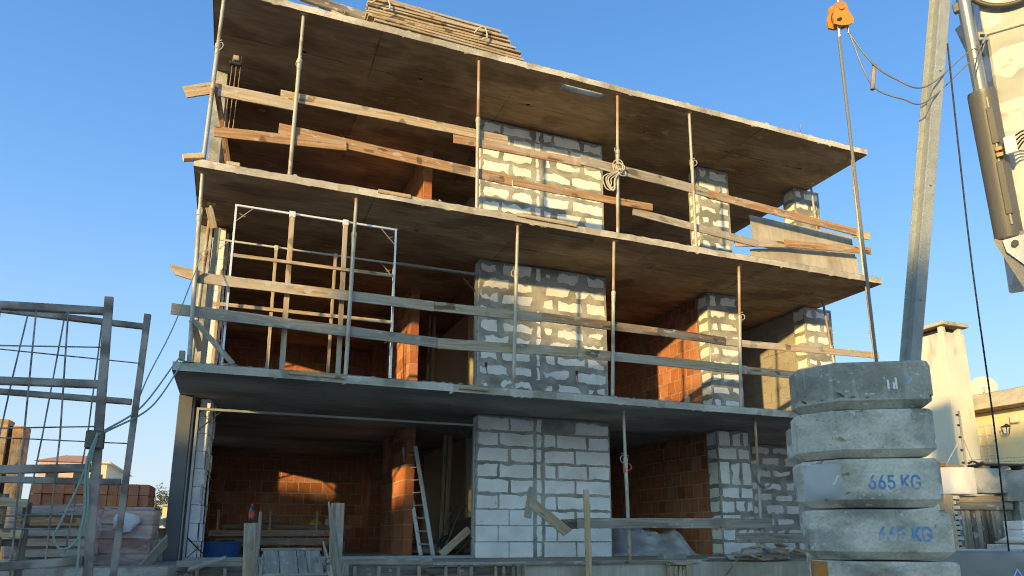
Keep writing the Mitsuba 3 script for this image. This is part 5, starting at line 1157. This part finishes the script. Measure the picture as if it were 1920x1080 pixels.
put(f'{k}__arm', tube([(24.74, 16.35, 5.28), (24.5, 16.3, 5.32), (24.42, 16.28, 5.25)], 0.03, 8), 'm_black')
put(f'{k}__cage', cat(*[tube([(24.42 + a * .09, 16.28 + b * .09, 5.22), (24.42 + a * .06, 16.28 + b * .06, 4.98)], 0.014, 6) for a, b in ((1, 1), (1, -1), (-1, 1), (-1, -1))]), 'm_black')
put(f'{k}__roof', hull([(24.42 + a, 16.28 + b, 5.22) for a in (-.13, .13) for b in (-.13, .13)] + [(24.42, 16.28, 5.30)]), 'm_black')
put(f'{k}__glass', box(24.37, 24.47, 16.23, 16.33, 5.0, 5.2), 'm_signwhite')
k = thing('satellite_dish', 'pale satellite dish on the roof of the house at the right', 'satellite dish')
dd = unit((-0.75, -0.6, 0.28)); dx_ = unit(np.cross((0, 0, 1), dd)); dy_ = np.cross(dd, dx_)
prof = [(r, -0.10 + 0.10 * (r / .43) ** 2) for r in (0.001, .1, .2, .3, .38, .43)]
put(f'{k}__bowl', place(lathe(prof, (0, 0, 0), 40), (24.42, 16.86, 6.70), dx_, dy_, dd), 'm_dish', smooth=True)
bsdf('m_dish', (0.55, 0.51, 0.44), 0.6)
put(f'{k}__badge', place(box(-0.15, 0.15, -0.035, 0.035, 0, 0.012), (24.42, 16.86, 6.70) + dd * -0.05 + dy_ * .06, dx_, dy_, dd), 'm_signwhite')
put(f'{k}__feed_arm', tube([np.array([24.42, 16.86, 6.70]) - dy_ * .42, np.array([24.42, 16.86, 6.70]) - dy_ * .2 + dd * .45], 0.014, 6), 'm_dish')
put(f'{k}__mast', tube([(24.50, 16.92, 6.42), (24.50, 16.92, 6.7)], 0.03, 8), 'm_prop')

GU = unit((11.11 - 9.97, 7.59 - 7.97, 0)); GN = np.array([-GU[1], GU[0], 0]); g0 = np.array([9.97, 7.97, 0])
def gbox(a, b, c, d, z0, z1, ch=0.0): return place(box(a, b, c, d, z0, z1, ch), g0, GU, GN, (0, 0, 1))
GW = thing('garden_wall', 'whitewashed and grey garden wall behind the counterweights', 'wall')
put(f'{GW}__white_coping', gbox(-1.2, 0.755, -0.06, 0.35, 2.22, 2.63, 0.01), 'm_whitewash'); put(f'{GW}__white_wall', gbox(-1.2, 0.33, 0.0, 0.3, 0, 2.218), 'm_whitewash')
def f_ww(p, n, uv):
    a = fbm(p.x * 2.5, p.y * 2.5, p.z * 2.5, 4); st = smoothstep(0.58, 0.72, fbm(p.x * 5, p.y * 5, p.z * 1.2, 3))
    return mix(mix((0.56, 0.555, 0.535), (0.70, 0.695, 0.67), a), (0.36, 0.35, 0.32), 0.45 * st)
bsdf('m_whitewash', proc(f_ww), 0.9, b_mortar, 0.008)
put(f'{GW}__grey_lintel', gbox(0.76, 1.27, -0.03, 0.33, 2.24, 2.62, 0.01), 'm_mortar'); put(f'{GW}__grey_wall', gbox(1.275, 4.5, 0.0, 0.3, 2.12, 2.60, 0.01), 'm_mortar'); put(f'{GW}__grey_wall', gbox(1.45, 4.5, 0.02, 0.28, 0, 2.118), 'm_mortar')
for i in range(12):
    z = 1.30 + i * 0.077
    put(f'{GW}__toothing', gbox(0.395, 0.45 + (0.05 if i % 2 else 0) + R.uniform(0, .015), 0.02, 0.14, z, z + 0.055, 0.004), 'm_whitewash')
    put(f'{GW}__dark_joint', gbox(0.40, 0.47, 0.04, 0.14, z - 0.021, z - 0.001), 'm_black')
one('rough_coping_board', gbox(-0.9, 0.28, -0.1, 0.25, 2.635, 2.70, 0.01), 'm_wood_warm', 'dark rough timber lying on the white coping of the garden wall', 'timber')
one('coping_board', gbox(0.22, 0.62, -0.02, 0.3, 2.634, 2.67, 0.01), 'm_wood_warm', 'reddish timber on the garden wall by the electric fence post', 'timber')
k = thing('wall_top_pallet', 'dark pallet lying on the grey garden wall at the right edge', 'pallet')
put(f'{k}__deck', gbox(0.9, 3.2, 0.0, 0.3, 2.665, 2.70), 'm_wood_dark')
for a in (0.95, 1.25, 1.6, 1.95, 2.3): put(f'{k}__spacer', gbox(a, a + .12, 0.02, 0.28, 2.625, 2.664), 'm_wood_grey')
one('gate_post', gbox(0.165, 0.305, -0.14, -0.005, 0, 2.21, 0.012), 'm_wood_new', 'square tan timber post right of the counterweights', 'post')
GT_ = thing('timber_gate', 'dark vertical board gate under the grey lintel', 'gate')
for i in range(11):
    a = 0.50 + i * 0.083
    o = g0 + GU * (a + .038) + GN * 0.16
    put(f'{GT_}__plank', bar(o + (0, 0, 0.1), o + (0, 0, 2.02), 0.078, 0.022, wdir=GU, amp=0.004), R.choice(('m_wood_dark', 'm_wood_dark', 'm_wood_grey')))
put(f'{GT_}__top_rail', bar(g0 + GU * .48 + GN * .11 + (0, 0, 2.05), g0 + GU * 1.40 + GN * .11 + (0, 0, 2.05), 0.12, 0.05), 'm_wood_dark')
put(f'{GT_}__head_board', bar(g0 + GU * .48 + GN * .17 + (0, 0, 2.16), g0 + GU * 1.44 + GN * .17 + (0, 0, 2.16), 0.10, 0.03), 'm_wood_grey')
k = thing('electric_fence_post', 'slim steel electric fence post with black insulators on the garden wall', 'fence post')
ep, et = np.array([10.56, 7.73, 2.66]), np.array([10.385, 7.60, 3.48])
put(f'{k}__rod', tube([ep, et], 0.016, 8), 'm_galv', smooth=True)
for i, t in enumerate((0.05, 0.28, 0.52, 0.74, 0.93)):
    q = ep + (et - ep) * t; put(f'{k}__insulator', tube([q - RT * .012, q - RT * .028, q - RT * .036, q - RT * .05], [.012, .02, .02, .012], 10), 'm_black', smooth=40)
for e in (-0.30, 0.13):
    put(f'{k}__stay', tube([ep + (et - ep) * .55, ep + RT * e + np.array([0, 0, .01])], 0.005, 5), 'm_galv')
one('fence_wire', cat(tube([ep + RT * 0.05 + (0, 0, .03), np.array([13.5, 6.4, 2.85])], 0.005, 5), tube([ep + RT * 0.05 + (0, 0, .08), np.array([13.5, 6.4, 2.93])], 0.005, 5)), 'm_galv', 'two thin fence wires running right from the electric fence post', 'wire')
one('bent_ribbon', tube(spline([ep + RT * .04 + (0, 0, .03), ep + RT * .12 + (0, 0, .06), ep + RT * .2 + (0, 0, .03), ep + RT * .28 + (0, 0, .05)], 5), 0.018, 6), 'm_black', 'black insulating tape at the foot of the electric fence post', 'tape', smooth=True)
# pile at the right edge
pp = np.array([10.6, 6.95, 0]); P_ = lambda a, b, c, d, z0, z1, ch=0.006: place(box(a, b, c, d, z0, z1, ch), pp, RT, unit((FW[0], FW[1], 0)), (0, 0, 1))
one('white_block', P_(-0.08, 0.9, 0, 0.4, 1.685, 1.81), 'm_aac', 'upper of two white blocks stacked at the right picture edge', 'block', 'white blocks at the right edge')
one('white_block', P_(-0.075, 0.9, 0.01, 0.4, 1.555, 1.68), 'm_aac', 'lower of two white blocks stacked at the right picture edge', 'block', 'white blocks at the right edge')
one('brick_layer', P_(-0.02, 0.9, 0.02, 0.4, 1.48, 1.552), 'm_brick1', 'red bricks below the white blocks at the right picture edge', 'bricks')
one('rubble_base', P_(-0.3, 0.9, 0.0, 0.5, 0, 1.478), 'm_whitewash', 'pale block pile carrying the red bricks at the right picture edge', 'blocks')
one('plastic_bag', hull([pp + RT * (-.25 + R.gauss(0, .12)) + np.array([0, R.gauss(0, .05), 1.49 + abs(R.gauss(0, .05))]) for _ in range(50)]), 'm_sheetwhite', 'crumpled pale plastic beside the white blocks', 'plastic', smooth=40)

# ------------------------------------------------------------------ across the street, behind the viewpoint: unseen houses added and stepped to cast shade, and a tree
HH = unit((-1.2, -1.0, 0)); HP = np.array([0.6402, -0.7682, 0]) 
bsdf('m_shade_house', (0.74, 0.70, 0.62), 0.9)
def shade_house(u0, u1, z, b0, depth, label):
    k = thing('shade_house', label, 'house', 'unseen shade houses across the street behind the viewpoint')
    w0, w1 = u0 * 0.6402, u1 * 0.6402
    put(f'{k}__wall', place(box(b0, b0 + depth, w0, w1, 0, z - 0.25), (0, 0, 0), HH, HP, (0, 0, 1)), 'm_shade_house')
    put(f'{k}__roof', place(box(b0 - .1, b0 + depth, w0, w1, z - 0.25, z), (0, 0, 0), HH, HP, (0, 0, 1)), 'm_tile')
    n = max(1, int((w1 - w0) / 1.6))
    for i in range(n):
        c = w0 + (i + .5) * (w1 - w0) / n
        for zz in np.arange(1.2, z - 1.9, 2.8): put(f'{k}__window', place(box(b0 - .03, b0 + .05, c - .4, c + .4, zz, zz + 1.2), (0, 0, 0), HH, HP, (0, 0, 1)), 'm_windowdark')
BF = 16.0
for u0, u1, z, l in ((-26, -16.0, 7.25, 'unseen wide low house across the street, sized to cast shade'), (-16.0, -13.2, 6.45, 'unseen lowest house across the street, sized to let sun past'), (-13.2, -11.0, 8.1, 'unseen narrow house across the street, sized to cast shade'),
                     (-11.0, -1.2, 9.2, 'unseen tall house opposite the building, sized to cast shade'), (-1.2, 0.72, 7.1, 'unseen garage block across the street, sized to cast shade'), (0.72, 1.72, 6.5, 'unseen low block across the street, sized to let sun past'), (1.72, 3.4, 7.6, 'unseen row of blocks across the street, sized to cast shade'), (3.4, 7.0, 12.0, 'unseen tallest house across the street, sized to cast shade')):
    shade_house(u0, u1, z, BF, 7.0, l)
tp = HH * 13.0 + HP * (-9.75 * 0.6402)
tree('leafy street tree in front of the houses across the street', (tp[0], tp[1], 8.7), 0.62, 1.0, .14, 2600, .07, 9)
